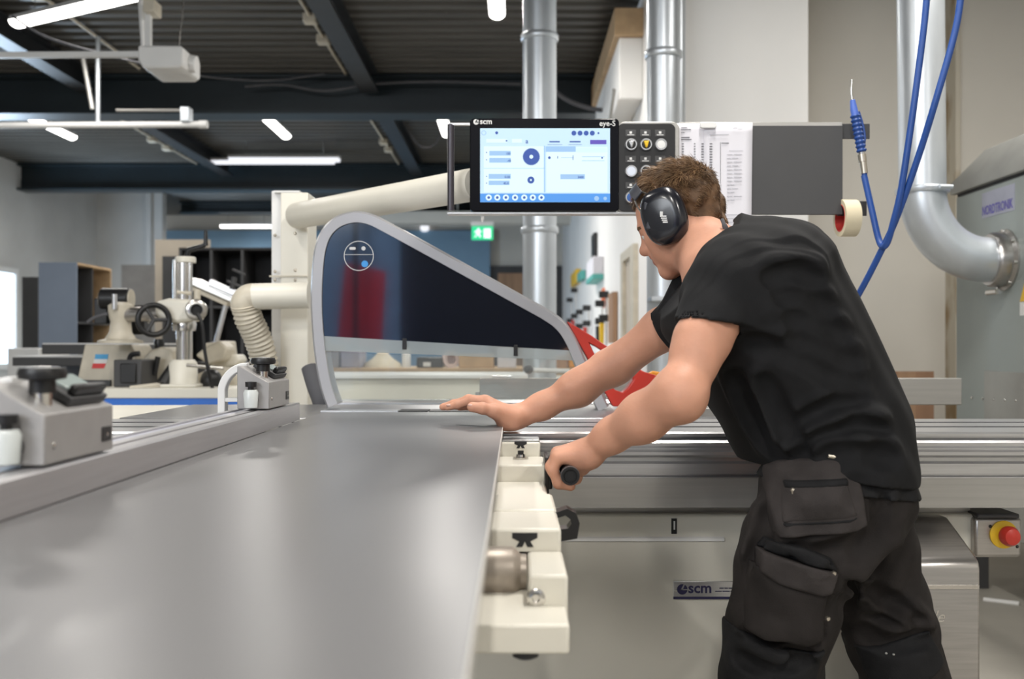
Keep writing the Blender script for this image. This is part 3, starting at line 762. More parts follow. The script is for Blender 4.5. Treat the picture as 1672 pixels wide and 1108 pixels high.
mb.add(vs, fs).build('guard_frame', 'guard_grey', bg, angle=50)
# panes cut by the slanted lower edge of the dark film
def ysplit(x, off): return 548 + (x - 522) * 24 / 408.0 + off
top = [p for p in ip if p[1] < ysplit(p[0], 0)]
dark = top + [(top[-1][0] + 2, ysplit(top[-1][0], 0)), (top[0][0], ysplit(top[0][0], 0))]
MB().prism(pxpoly(dark, GY), XZ, GY + .010, GY + .014).build('dark_pane', 'dark_pane', bg, flat=True)
lowL = [p for p in ip[:n // 2] if p[1] > ysplit(p[0], 30)]; lowR = [p for p in ip[n // 2:] if p[1] > ysplit(p[0], 30)]
clear = [(lowL[-1][0], ysplit(lowL[-1][0], 30)), (lowR[0][0], ysplit(lowR[0][0], 16))] + lowR + lowL[::-1][::-1][:0]
clear = [(lowL[-1][0], ysplit(lowL[-1][0], 26)), (lowR[0][0], ysplit(lowR[0][0], 14))] + lowR[:-1] + [(968, 655), (540, 655)] + lowL[1:]
MB().prism(pxpoly(clear, GY), XZ, GY + .012, GY + .014).build('clear_pane', 'clear_pane', bg, flat=True)
band = [(523, ysplit(523, 0)), (936, ysplit(936, 0)), (942, ysplit(942, 16)), (524, ysplit(524, 24))]
MB().prism(pxpoly(band, GY), XZ, GY + .009, GY + .012).build('frosted_strip', 'band_pane', bg, flat=True)
for px in (660, 842):
    MB().box(PX(px, GY) - .006, PX(px, GY) + .006, GY + .004, GY + .012, PZ(ysplit(px, 14), GY), PZ(ysplit(px, -4), GY)).build('pane_clip', 'black', bg, bevel=.001)
# round print
c = P(585, 417, GY); yq = GY + .0095
mb = MB(); n_ = 40; r1, r2 = .0445, .0425
mb.ring_prism([(c.x + r1 * math.cos(2 * math.pi * i / n_), c.z + r1 * math.sin(2 * math.pi * i / n_)) for i in range(n_)], [(c.x + r2 * math.cos(2 * math.pi * i / n_), c.z + r2 * math.sin(2 * math.pi * i / n_)) for i in range(n_)], XZ, yq - .0005, yq)
mb.box(c.x - .0425, c.x + .0425, yq - .0005, yq, c.z + .003, c.z + .0043)
mb.prism(rrect(c.x - .028, c.x - .009, c.z + .018, c.z + .026, .0038), XZ, yq - .0005, yq)
mb.prism(rrect(c.x + .008, c.x + .020, c.z + .016, c.z + .028, .0055), XZ, yq - .0005, yq)
pm = mb.build('round_print', mat('pale_print', (.55, .55, .56), .5), bg, flat=True)
MB().prism([(c.x + .018 + .010 * math.cos(i / 20 * 6.2832), c.z - .024 + .010 * math.sin(i / 20 * 6.2832)) for i in range(20)], XZ, yq - .0006, yq).build('blue_dot', mat('blue_symbol', (.03, .25, .62), .4), pm, flat=True)
# red rear bracket
outl = [(925, 524), (966, 548), (1012, 580), (1050, 606), (1083, 616), (1062, 640), (1040, 662), (1000, 663), (984, 634), (958, 583)]
hole = [(962, 560), (975, 567), (1000, 584), (1022, 603), (1034, 618), (1024, 633), (1016, 640), (1003, 636), (992, 618), (974, 586)]
MB().ring_prism(pxpoly(outl, GY + .03), pxpoly(hole, GY + .03), XZ, GY + .015, GY + .075).build('red_bracket', 'red', bg, bevel=.004)
MB().prism(pxpoly([(1052, 612), (1066, 605), (1082, 608), (1074, 620)], GY + .1), XZ, GY + .08, GY + .12).build('orange_knob', 'orange', bg, bevel=.004)

# ---------------------------------------------------------- extraction post, arm, hose
PY = 3.66
po = thing('support_post', 'cream square post carrying the overhead arm and dust pipe', 'post', P(472, 700, PY))
MB().box(PX(458, PY), PX(503, PY), PY, PY + .16, 0.1, PZ(314, PY)).build('post_body', 'cream', po, bevel=.004)
MB().box(PX(441, PY), PX(459, PY), PY + .02, PY + .14, 0.1, PZ(310, PY)).build('post_side', 'white', po, bevel=.003)
MB().box(PX(436, PY), PX(508, PY), PY - .02, PY + .18, 0.0, .1).build('post_foot', 'cream', po, bevel=.004)
mb = MB().box(PX(447, PY), PX(489, PY), PY + .0, PY + .14, PZ(314, PY), PZ(311, PY)).build('post_cap', 'white', po)
for px, py in ((449, 384), (482, 381), (449, 443), (482, 441), (482, 457), (449, 457)):
    MB().ell(P(px, py, PY), (.006, .004, .006), 8, 6).build('bolt', 'brass', po)
MB().box(PX(440, PY), PX(503, PY), PY - .004, PY, PZ(452, PY), PZ(449.5, PY)).build('joint_seam', 'cream_old', po)
# overhead arm toward the monitor
a0 = P(485, 352, 3.62); a1 = P(780, 300, 2.83)
MB().tube([a0 + (a0 - a1).normalized() * .03, a0, a0.lerp(a1, .5), a1], [.03, .047, .047, .047], n=28).build('overhead_arm', 'cream', po)
# dust pipe and ribbed hose
b0 = P(505, 482, 3.5); b1 = P(412, 484, 3.5)
MB().tube([b0, b1], .046, n=28).build('dust_pipe', 'cream', po)
el = [P(415, 484, 3.5), P(405, 486, 3.5), P(399, 494, 3.5), P(400, 503, 3.51)]
MB().tube(smooth_path(el, 4), .047, n=28).build('pipe_elbow', 'cream_old', po)
hp = smooth_path([P(400, 496, 3.5), P(406, 520, 3.52), P(418, 545, 3.55), P(428, 575, 3.58), P(434, 610, 3.6), P(440, 650, 3.62), P(452, 720, 3.62)], 14)
mb = MB(); mb.tube(hp, [.047 + .004 * math.sin(i * 1.9) for i in range(len(hp))], n=24)
mb.build('ribbed_hose', 'cream_old', po, angle=80)
MB().tube(smooth_path([P(506, 600, 3.45), P(515, 630, 3.42), P(524, 655, 3.4), P(530, 690, 3.4)], 10), .03, n=16).build('lower_hose', 'foam', po)

# ---------------------------------------------------------- control unit
CY = 2.75
cu = thing('control_unit', 'black control monitor with push buttons held on the overhead arm', 'control panel', P(935, 348, CY))
def bx(x0, x1, y0, y1, Ya, Yb): return MB().box(PX(x0, CY), PX(x1, CY), Ya, Yb, PZ(y1, CY), PZ(y0, CY))
MB().prism(rrect(PX(767, CY), PX(1011, CY), PZ(345, CY), PZ(193, CY), .012), XZ, CY, CY + .045).build('monitor_housing', 'black_gloss', cu, bevel=.003)
scr = bx(784, 996, 209.5, 330, CY - .001, CY + .004).build('screen', emis('screen_background', (.60, .82, 1.0), .62), cu)
M['s_blue'] = emis('screen_blue', (.03, .09, .40), .6)
M['s_mid'] = emis('screen_mid_blue', (.38, .62, .95), .55)
M['s_bar'] = emis('screen_bar_blue', (.08, .33, .85), .6)
M['s_white'] = emis('screen_white', (.72, .92, 1.0), .66)
M['s_violet'] = emis('screen_violet', (.12, .08, .5), .6)
yq = CY - .0012
def flat(mb, x0, x1, y0, y1, lay=0): mb.box(PX(x0, CY), PX(x1, CY), yq - .0004 - .0004 * lay, yq - .0004 * lay, PZ(y1, CY), PZ(y0, CY))
def disc(mb, cx_, cy_, r, lay=0, n=20, inner=0.0, teeth=0):
    rr = r / F_PX * CY; cx2, cz2 = PX(cx_, CY), PZ(cy_, CY)
    pts = []
    cnt = teeth * 2 if teeth else n
    for i in range(cnt):
        a = 2 * math.pi * i / cnt; q = rr * (.9 if teeth and i % 2 else 1)
        pts.append((cx2 + q * math.cos(a), cz2 + q * math.sin(a)))
    if inner:
        inn = [(cx2 + inner / F_PX * CY * math.cos(2 * math.pi * i / cnt), cz2 + inner / F_PX * CY * math.sin(2 * math.pi * i / cnt)) for i in range(cnt)]
        mb.ring_prism(pts, inn, XZ, yq - .0004 - .0004 * lay, yq - .0004 * lay)
    else: mb.prism(pts, XZ, yq - .0004 - .0004 * lay, yq - .0004 * lay)
g = MB(); flat(g, 784, 996, 316, 330); g.build('task_bar', 's_bar', scr, flat=True)
g = MB()
for a in ((790, 888, 239, 274), (790, 888, 276, 314), (892, 992, 240, 314), (794, 828, 227, 233), (836, 852, 227, 233), (941, 990, 241, 249)): flat(g, *a)
for cx_ in (798, 812, 826, 841, 856, 870, 884): disc(g, cx_, 322.5, 5, 1)
tag(g.build('white_panels', 's_white', scr, flat=True), kind='stuff')
g = MB()
for a in ((799, 834, 246.5, 254), (799, 834, 258, 265.5), (798, 834, 284, 292), (798, 832, 295, 302), (891, 940, 239, 248), (915, 955, 284.5, 292.5), (950, 987, 255.5, 256.3), (950, 987, 262, 262.8), (888, 890, 238, 314)): flat(g, *a, 1)
disc(g, 790, 217, 4, 1, inner=3); disc(g, 974, 324, 4, 2); disc(g, 988, 324, 3, 2)
flat(g, 916, 936, 257, 257.8, 1)
tag(g.build('pale_fields', 's_mid', scr, flat=True), kind='stuff')
g = MB()
disc(g, 867.5, 256, 14.5, 2, inner=3.2, teeth=30); disc(g, 866.8, 294, 6, 2, inner=1.6, teeth=14)
for cx_ in (937, 947, 957, 967): disc(g, cx_, 217.5, 4, 2)
disc(g, 811, 217, 2.4, 2); disc(g, 977, 217.5, 1.6, 2); disc(g, 827, 230, 1.4, 2); disc(g, 897, 257.5, 2.2, 2); disc(g, 983, 257.8, 1.4, 2)
for cx_ in (798, 812, 826, 841, 856, 870, 884): disc(g, cx_, 322.5, 2.2, 2)
flat(g, 935, 936, 253.5, 261.5, 2); flat(g, 910, 911, 255, 259, 2)
for cy_ in (249, 261, 288, 299): disc(g, 794.5, cy_, .9, 2)
for s_, x_, y_ in (('150', 826, 252.5), ('-45', 828, 264.2), ('0.00', 824, 290.6), ('45.0', 822, 301), ('3400', 943, 291)):
    add_text(g, s_, .0085, PX(x_, CY), yq - .0008, PZ(y_, CY), .02)
flat(g, 897, 914, 230.5, 232.5, 2); flat(g, 930, 948, 230.5, 232.5, 2)
flat(g, 894, 918, 236, 236.5, 2); flat(g, 928, 950, 236, 236.5, 2)
add_text(g, 'a', .018, PX(858, CY), yq - .0006, PZ(234, CY), .01)
tag(g.build('screen_symbols', 's_blue', scr, flat=True), kind='stuff')
g = MB(); flat(g, 963.5, 990, 228.5, 235.5, 1); g.build('violet_tab', 's_violet', scr, flat=True)
# lettering on the bezel
g = MB(); g.mat(0)
cx, cz = PX(777.5, CY), PZ(199, CY); rr = 4.6 / F_PX * CY
logo_disc(g, cx, CY - .0004, cz, rr)
add_text(g, 'scm', .0215, PX(783.5, CY), CY - .0004, PZ(202.4, CY), .02, stretch=1.0)
add_text(g, 'eye-S', .0215, PX(978.5, CY), CY - .0004, PZ(205.6, CY), .008, stretch=.96)
g.mat(1)
g.prism([(cx - rr * .4, cz - rr * .2), (cx + rr * .0, cz - rr * .2), (cx + rr * .6, cz + rr * 1.05), (cx + rr * .3, cz + rr * 1.05)], XZ, CY - .0018, CY - .0011)
g.prism([(cx - rr * .4, cz - rr * .2), (cx + rr * 1.0, cz - rr * .2), (cx + rr * .98, cz + rr * .08), (cx - rr * .3, cz + rr * .02)], XZ, CY - .0018, CY - .0011)
g.build('bezel_lettering', ['white', 'black_gloss'], cu, flat=True)
# button panel
bp = MB().prism(rrect(PX(1008, CY), PX(1110, CY), PZ(347, CY), PZ(197.5, CY), .02), XZ, CY + .006, CY + .04).build('button_panel_rim', 'alu_dull', cu, bevel=.002)
MB().prism(rrect(PX(1009, CY), PX(1103, CY), PZ(345, CY), PZ(201, CY), .016), XZ, CY + .003, CY + .007).build('button_plate', 'black', bp, bevel=.001)
btn = {(0, 0): 'steel', (1, 0): 'yellow', (2, 0): 'white', (0, 1): 'lamp_btn', (1, 1): 'black', (2, 1): 'lamp_btn', (0, 2): 'blue_btn'}
M['lamp_btn'] = emis('lit_white_button', (.85, .9, 1), .5)
M['blue_btn'] = mat('blue_button', (.02, .11, .38), .3)
for (i, j), mname in btn.items():
    px = 1030.5 + 24.4 * i; py = (236, 279.5, 322.5)[j]
    c = P(px, py, CY); c.y = CY + .003
    rg = MB().lathe(c, (0, -1, 0), [(0, .0172), (.006, .0172), (.009, .0155), (.009, .0125), (.005, .012)], n=28).build('button_ring', 'alu', cu)
    MB().lathe(c, (0, -1, 0), [(0, .0125), (.007, .0125), (.0085, .011), (.009, 0)], n=24).build('button_cap', 'black' if mname in ('steel', 'yellow') else mname, rg)
    if mname in ('steel', 'yellow'):
        MB().prism([(c.x - .008, c.z + .008), (c.x + .007, c.z + .009), (c.x + .002, c.z - .010), (c.x - .002, c.z - .010)], XZ, c.y - .018, c.y - .008).build('selector_lever', mname if mname == 'yellow' else 'alu', rg, bevel=.002)
for j, py in enumerate((217, 259.5, 302.5)):
    for i in range(3 if j < 2 else 1):
        px = 1030 + 24 * i
        lp = MB().box(PX(px - 8.5, CY), PX(px + 8.5, CY), CY + .0015, CY + .004, PZ(py + 5.5, CY), PZ(py - 5.5, CY)).build('button_label', 'charcoal', cu, bevel=.0005)
        MB().box(PX(px - 5.5, CY), PX(px + 5.5, CY), CY + .001, CY + .002, PZ(py + 3.5, CY), PZ(py + 2.3, CY)).box(PX(px - 2, CY), PX(px + 2, CY), CY + .001, CY + .002, PZ(py + 1, CY), PZ(py - 2.8, CY)).build('label_mark', 'white', lp)
# handle bar round the monitor
hb = MB().cyl(P(736, 203, CY + .02), P(736, 344, CY + .02), .0095, n=20).build('grab_handle', mat('dark_handle', (.05, .045, .055), .3, .4), cu)
MB().box(PX(733, CY), PX(772, CY), CY + .012, CY + .026, PZ(202, CY), PZ(199, CY)).build('handle_rod', 'alu', hb)
MB().box(PX(730, CY), PX(1110, CY), CY + .005, CY + .045, PZ(349, CY), PZ(345.5, CY)).build('lower_rail', 'alu', cu, bevel=.001)
MB().box(PX(820, CY), PX(960, CY), CY + .045, CY + .09, PZ(320, CY), PZ(250, CY)).build('rear_mount', 'charcoal', cu, bevel=.005)

# note board with papers
nb = thing('note_board', 'flat charcoal board fixed beside the control buttons', 'board', P(1300, 350, CY + .03))
NY = CY + .03
MB().box(PX(1100, NY), PX(1376, NY), NY, NY + .012, PZ(350, NY), PZ(205, NY)).build('board_face', 'charcoal', nb, bevel=.001)
MB().box(PX(1110, NY), PX(1376, NY), NY + .002, NY + .022, PZ(207, NY), PZ(199, NY)).build('top_channel', 'alu_dull', nb, bevel=.001)
MB().box(PX(1370, NY), PX(1423, NY), NY + .013, NY + .018, PZ(225, NY), PZ(200, NY)).build('side_tab', 'charcoal', nb, bevel=.001)
MB().box(PX(1370, NY), PX(1418, NY), NY + .013, NY + .018, PZ(351, NY), PZ(327, NY)).build('side_tab', 'charcoal', nb, bevel=.001)
def paper(x0, x1, y0, y1, Y, label, seed, curl=.004):
    rg = random.Random(seed)
    t = thing('paper_sheet', label, 'paper', P((x0 + x1) / 2, y1, Y), 'printed sheets on the note board')
    mb = MB(); nx, nz = 6, 12; vs = []
    for j in range(nz + 1):
        for i in range(nx + 1):
            u, v = i / nx, j / nz
            p = P(x0 + (x1 - x0) * u - 3 * v, y0 + (y1 - y0) * v, Y); p.y = Y - curl * v * v * 2
            vs.append(p)
    fs = [(j * (nx + 1) + i, j * (nx + 1) + i + 1, (j + 1) * (nx + 1) + i + 1, (j + 1) * (nx + 1) + i) for j in range(nz) for i in range(nx)]
    mb.add(vs, fs); o = mb.build('sheet', 'paper', t); sm = o.modifiers.new('thickness', 'SOLIDIFY'); sm.thickness = .0004
    return t
s1 = paper(1100, 1180, 201, 330, NY - .003, 'printed parts list clipped behind the other sheet by the buttons', 1)
s2 = paper(1150, 1229, 200, 382, NY - .006, 'long white printed sheet hanging in front of the charcoal board', 2, .003)
def ink(t, Y, items, m='ink'):
    mb = MB()
    for x0, x1, y0, y1 in items: mb.box(PX(x0, Y), PX(x1, Y), Y - .0012, Y - .0005, PZ(y1, Y), PZ(y0, Y))
    tag(mb.build('print', m, t, flat=True), kind='stuff')
rg = random.Random(5)
it = [(1112, 1122, 208, 209.3), (1112, 1128, 211, 212.2), (1112, 1118, 216, 217), (1112, 1126, 223.5, 225), (1112, 1129, 227, 228.3)]
for k in range(22):
    yy = 234 + k * 4.3
    it += [(1113, 1116.5, yy, yy + 1.4), (1133, 1135.5, yy, yy + 1.2)]
    if yy < 330: it += [(1145, 1149, yy, yy + 1.6)]
ink(s1, NY - .0045, [q for q in it if q[3] < 326])
it = []
for k in range(18):
    yy = 234 + k * 4.3
    it += [(1158.5, 1163, yy, yy + 1.6)]
it += [(1176, 1176.6, 232, 300), (1178, 1190, 233, 234.2)]
ink(s2, NY - .0085, it)
it = [(1158, 1190, 219, 220.2), (1197, 1204, 208.5, 209.6), (1205, 1212, 210, 211), (1190, 1213, 245.8, 246.6)]
for k in range(13):
    yy = 252 + k * 6.2; w_ = rg.choice((10, 16, 22))
    it += [(1187, 1187 + w_ * .4, yy, yy + 1.1), (1187 + w_ * .5, 1189 + w_, yy - .5, yy + .7)]
it += [(1186, 1206, 350, 351), (1186, 1204, 356, 357), (1187, 1200, 362, 363)]
ink(s2, NY - .0115, it, 'ink_light')
t = tag(MB().prism(rrect(PX(1141, NY), PX(1168, NY), PZ(211, NY), PZ(201, NY), .006), XZ, NY - .018, NY - .0075).build('paper_clip', 'white', bevel=.002), 'white magnetic clip holding the printed sheets at their top edge', 'clip')

# tape roll hanging on the lower tab
t = thing('tape_roll', 'cream masking tape roll with red core hanging at the board corner', 'tape', P(1383, 388, NY - .02))
ax = Vector((-1.0, -.04, 0)).normalized(); c = P(1384, 356, NY + .010)
MB().lathe(c - ax * .022, ax, [(0, .0515), (.044, .0515), (.044, .0385), (0, .0385), (0, .0515)], n=40).build('tape', 'tape', t)
MB().lathe(c - ax * .0222, ax, [(0, .0385), (.0446, .0385), (.0446, .036), (0, .036), (0, .0385)], n=40).build('core', 'tape_red', t)

# air gun + hose
t = thing('air_blow_gun', 'blue air blow gun with steel nozzle hung on the upper tab', 'air gun', P(1402, 290, NY - .03))
HY = NY - .03
q = [P(1391, 130, HY), P(1390, 150, HY), P(1392, 165, HY)]
MB().tube(smooth_path(q, 4), .0035, n=10).build('nozzle', 'steel', t)
MB().tube([P(1392, 163, HY), P(1394, 178, HY), P(1399, 200, HY)], [.007, .010, .011], n=16).build('gun_head', mat('light_blue_plastic', (.08, .16, .55), .4), t, bevel=.001)
ga, gb = P(1396, 188, HY), P(1407, 248, HY)
gp = [ga.lerp(gb, i / 40) for i in range(41)]
MB().tube(gp, [.0125 + .0018 * math.sin(i * 1.35) for i in range(41)], n=16).build('ribbed_grip', 'blue_hose', t, angle=80)
MB().tube(smooth_path([P(1402, 182, HY), P(1409, 205, HY), P(1412, 225, HY), P(1410, 240, HY)], 4), .0035, n=8).build('trigger', 'blue_hose', t)
MB().tube([P(1406, 246, HY), P(1408, 256, HY)], .008, n=14).build('adapter', 'steel', t)
MB().tube([P(1407, 252, HY), P(1408.5, 264, HY), P(1409, 264, HY), P(1411.5, 283, HY)], [.0115, .0115, .0095, .0095], n=16).build('quick_coupling', 'brass', t)
MB().tube([P(1411, 281, HY), P(1412, 289, HY)], .0075, n=14).build('hose_clip', 'blue_hose', t)
def hose(label, pts, r=.0088):
    return tag(MB().tube(smooth_path([P(*p) for p in pts], 10), r, n=14).build('air_hose', 'blue_hose'), label, 'hose', 'blue air hoses')
hose('blue air hose dropping from the ceiling and looping up to the blow gun', [(1516, -40, 2.6), (1509, 40, 2.6), (1491, 180, 2.6), (1472, 305, 2.62), (1458, 365, 2.64), (1449, 395, 2.66), (1441, 402, 2.68), (1434, 388, 2.7), (1424, 345, 2.72), (1411, 287, HY)])
hose('blue air hose slanting down from the ceiling behind the man', [(1572, -40, 2.55), (1562, 40, 2.55), (1532, 150, 2.55), (1498, 260, 2.6), (1462, 360, 2.65), (1436, 415, 2.7), (1412, 462, 2.74), (1385, 510, 2.8), (1365, 545, 2.84), (1330, 600, 2.9), (1290, 700, 3.0)])
# ================================================================== the hall behind
def one(mb, name, m, label, cat, group=None, **k): return tag(mb.build(name, m, **k), label, cat, group)
def pbox(x0, x1, y0, y1, Ya, Yb, mb=None):
    """box whose front face covers a pixel rectangle at depth Ya"""
    return (mb or MB()).box(PX(x0, Ya), PX(x1, Ya), Ya, Yb, PZ(y1, Ya), PZ(y0, Ya))

# tall cabinet at the left, open towards the hall
Y0, Y1 = 9.0, 9.78
xa, xb, zt = PX(63, Y0), PX(125, Y0), PZ(428, Y0)
t = thing('shelf_cabinet', 'tall grey-blue cabinet with open dark shelves by the window', 'cabinet', ((xa + xb) / 2, 9.4, 0))
MB().box(xa, xb, Y0, Y0 + .02, 0, zt).build('side_panel', 'cab_blue', t, bevel=.002)
MB().box(xa, xb, Y1 - .02, Y1, 0, zt).build('side_panel', 'ply', t, bevel=.002)
MB().box(xa, xa + .02, Y0 + .02, Y1 - .02, 0, zt).build('back_panel', 'charcoal', t)
MB().box(xa, xb, Y0 + .02, Y1 - .02, zt - .02, zt).build('top_panel', 'ply', t)
MB().box(xa + .02, xb - .02, (Y0 + Y1) / 2 - .01, (Y0 + Y1) / 2 + .01, 0.1, zt - .02).build('divider', 'charcoal', t)
for z in (.08, .45, .9, 1.3): MB().box(xa + .02, xb - .01, Y0 + .02, Y1 - .02, z, z + .02).build('shelf', 'charcoal', t)
# black shelf unit behind the power feeder
Y0 = 8.0; xa, xb, zt = PX(294, Y0), PX(446, Y0), PZ(404, Y0)
t = thing('shelf_unit', 'wide black open shelf unit behind the power feeder', 'shelf', ((xa + xb) / 2, 8.2, 0))
MB().box(xa, xb, 8.38, 8.4, 0, zt).build('back_panel', 'black_matt', t)
for k in range(4):
    x = xa + (xb - xa) * k / 3; MB().box(x - .01, x + .01, Y0, 8.38, 0, zt - .02).build('upright', 'charcoal', t)
for z in (.06, .5, .95, 1.4): MB().box(xa + .01, xb - .01, Y0 + .01, 8.38, z, z + .02).build('shelf', 'charcoal', t)
MB().box(xa - .01, xb + .01, Y0, 8.4, zt - .02, zt).build('top_panel', 'black_matt', t)
one(pbox(265, 296, 418, 900, 8.42, 8.46), 'upright_board', 'charcoal', 'narrow dark grey panel standing left of the black shelf', 'panel')
one(pbox(253, 342, 391, 900, 8.6, 8.63), 'tan_sheet', 'tan', 'tan sheet board standing upright behind the black shelf', 'board')
one(pbox(198, 258, 432, 900, 9.6, 9.63), 'grey_sheet', mat('mid_grey_sheet', (.30, .30, .30), .7), 'upright flat grey sheet beside the blue-grey cabinet', 'board')  # plain mid-grey upright rectangle next to the cabinet
one(pbox(36, 62, 452, 900, 9.9, 9.95), 'dark_sheet', 'charcoal', 'dark sheet board standing between the window and cabinet', 'board')
# stack of boards on a trolley
t = thing('board_trolley', 'low trolley stacked with dark grey boards, left of the power feeder', 'trolley', P(120, 800, 6.2))
for k, (x0, x1, y0, y1) in enumerate(((68, 226, 562, 578), (20, 215, 583, 597))):
    b_ = MB().box(PX(x0, 5.8), PX(x1, 5.8), 5.8, 6.7, PZ(y1, 5.8), PZ(y0, 5.8)).build('board', 'charcoal', t, bevel=.003)
    MB().box(PX(x0, 5.8), PX(x1, 5.8), 5.81, 6.7, PZ(y0, 5.8), PZ(y0, 5.8) + .008).build('laminate_top', 'white', b_)
for px in (70, 200):
    MB().box(PX(px, 5.8), PX(px, 5.8) + .06, 5.9, 6.6, 0, PZ(597, 5.8)).build('trolley_leg', 'cab_blue', t, bevel=.003)
one(MB().box(PX(12, 7.2), PX(64, 7.2), 7.2, 7.7, 0, PZ(568, 7.2)), 'pale_cupboard', 'white', 'low pale cupboard below the bright window at left', 'cupboard', bevel=.006)

# spindle moulder with blue band, carrying the feeder
MY = 4.35
t = thing('spindle_moulder', 'cream spindle moulder with a blue band along its table edge', 'machine', P(330, 1100, MY + .4))
xa, xb = PX(150, MY), PX(441, MY)
MB().box(xa, xb, MY, MY + .85, PZ(650, MY), PZ(634, MY)).build('table_top', 'cream', t, bevel=.004)
MB().box(xa, xb, MY + .006, MY + .8, PZ(667, MY), PZ(650, MY)).build('blue_band', 'blue_paint', t)
MB().box(xa + .05, xb - .05, MY + .03, MY + .8, 0, PZ(667, MY)).build('machine_base', 'cream_body', t, bevel=.01)
tt = PZ(634, MY)
# fence castings and dark housing on the table
w0 = MB().prism(pxpoly([(126, 618), (138, 562), (214, 562), (222, 580), (222, 634), (126, 634)], 4.75), XZ, 4.75, 5.0).build('sloped_housing', 'cream_old', t, bevel=.008)
MB().prism(pxpoly([(156, 578), (177, 578), (176, 586), (155, 586)], 4.75), XZ, 4.747, 4.7505).build('blue_sticker', mat('sky_blue_sticker', (.08, .38, .70), .5), w0)
MB().prism(pxpoly([(154, 586), (176, 586), (174, 593), (153, 593)], 4.75), XZ, 4.747, 4.7505).build('white_sticker', 'white', w0)
MB().prism(pxpoly([(152, 593), (173, 593), (170, 601), (150, 601)], 4.75), XZ, 4.747, 4.7505).build('red_sticker', mat('sticker_red', (.68, .05, .05), .5), w0)
MB().box(PX(126, 4.75), PX(182, 4.75), 4.73, 4.99, PZ(630, 4.75), PZ(620, 4.75)).build('lower_rim', 'charcoal', t)
dk = MB().box(PX(185, 4.5), PX(231, 4.5), 4.5, 4.72, tt, PZ(587, 4.5)).build('dark_housing', 'charcoal', t, bevel=.006)
MB().box(PX(196, 4.49), PX(222, 4.49), 4.488, 4.5, PZ(625, 4.5), PZ(593, 4.5)).build('housing_cover', 'black', dk, bevel=.004)
MB().tube(smooth_path([P(211, 587, 4.55), P(215, 579, 4.55), P(228, 577, 4.55)], 4), .012, n=8).build('housing_lever', 'black', dk)
f1 = MB().prism(pxpoly([(232, 634), (232, 585), (244, 572), (262, 566), (280, 570), (284, 596), (284, 634)], 4.7), XZ, 4.7, 5.0).build('fence_casting', 'cream_old', t, bevel=.01)
MB().tube([P(252, 612, 4.65), P(258, 582, 4.65)], .013, n=8).build('clamp_lever', 'black', f1)
MB().lathe(P(260, 560, 4.75), (0, 0, -1), [(-.02, .02), (0, .025), (.03, .02), (.035, .012), (.06, .012)], n=16).build('clamp_knob', 'black', f1)
MB().tube([P(265, 628, 4.5), P(282, 600, 4.55)], [.03, .024], n=12).build('black_grip', 'black', t)
MB().tube([P(212, 634, 4.45), P(262, 628, 4.5)], .012, n=8).build('table_rod', 'cream_old', t)
f2 = MB().prism(pxpoly([(318, 634), (318, 612), (345, 600), (372, 600), (386, 610), (396, 612), (396, 634)], 4.75), XZ, 4.75, 4.95).build('fence_casting', 'cream_old', t, bevel=.01)
MB().ell(P(345, 622, 4.6), (.05, .05, .06), 20, 12).build('cutter_cover', 'black', t)
MB().tube([P(305, 596, 4.4), P(365, 601, 4.4)], .008, n=8).build('steel_rod', 'steel', t)
MB().prism(pxpoly([(318, 580), (335, 566), (358, 555), (372, 568), (366, 588), (340, 596)], 4.9), XZ, 4.9, 5.05).build('guard_casting', 'cream_old', t, bevel=.012)
MB().prism(pxpoly([(340, 592), (350, 582), (386, 578), (392, 588), (384, 596), (350, 600)], 5.0), XZ, 5.0, 5.15).build('guard_casting', 'cream', t, bevel=.01)

# power feeder on its column
FY = 4.55
t = thing('power_feeder', 'cream power feeder stand with steel column, handwheel and crank', 'machine', P(301, 640, FY))
def cyl(px, y0, y1, r, Y=FY): return MB().cyl((PX(px, Y), Y, PZ(y0, Y)), (PX(px, Y), Y, PZ(y1, Y)), r, n=28)
MB().box(PX(272, FY), PX(330, FY), FY - .09, FY + .1, tt, PZ(626, FY)).build('foot_plate', 'cream', t, bevel=.005)
MB().lathe((PX(299, FY), FY, PZ(628, FY)), (0, 0, 1), [(0, .068), (.02, .066), (.10, .062), (.115, .05)], n=28).build('column_base', 'cream', t)
cyl(301, 592, 425, .036).build('steel_column', 'steel', t)
MB().cyl((PX(313, FY), FY - .02, PZ(520, FY)), (PX(313, FY), FY - .02, PZ(425, FY)), .009, n=12).build('lift_screw', 'steel', t)
MB().cyl((PX(290, FY), FY - .03, PZ(500, FY)), (PX(290, FY), FY - .03, PZ(425, FY)), .012, n=12).build('guide_rod', 'steel', t)
MB().lathe((PX(303, FY), FY, PZ(429, FY)), (0, 0, 1), [(0, .046), (.022, .046), (.028, .04)], n=28).build('column_cap', 'cream', t, bevel=.003)
ck = MB().tube([P(305, 420, FY), P(308, 408, FY), P(330, 402, FY), P(336, 398, FY)], [.014, .014, .012, .010], n=10).build('crank_arm', 'black', t)
MB().tube([P(336, 401, FY), P(336, 376, FY)], [.011, .008], n=12).build('crank_grip', 'black', ck)
MB().lathe((PX(301, FY), FY, PZ(540, FY)), (0, 0, 1), [(0, .05), (.03, .055), (.045, .05)], n=24).build('collar', 'steel', t)
hd = MB().prism(pxpoly([(262, 494), (284, 488), (318, 490), (328, 500), (326, 522), (300, 528), (270, 522), (262, 512)], FY), XZ, FY - .08, FY + .08).build('cross_head', 'cream', t, bevel=.015)
c0 = P(318, 506, FY - .1)
MB().lathe(c0 + Vector((0, .02, 0)), (.35, -1, 0), [(0, .048), (.05, .048), (.055, .042), (.055, .026), (.02, .024)], n=28).build('tube_socket', 'steel', hd)
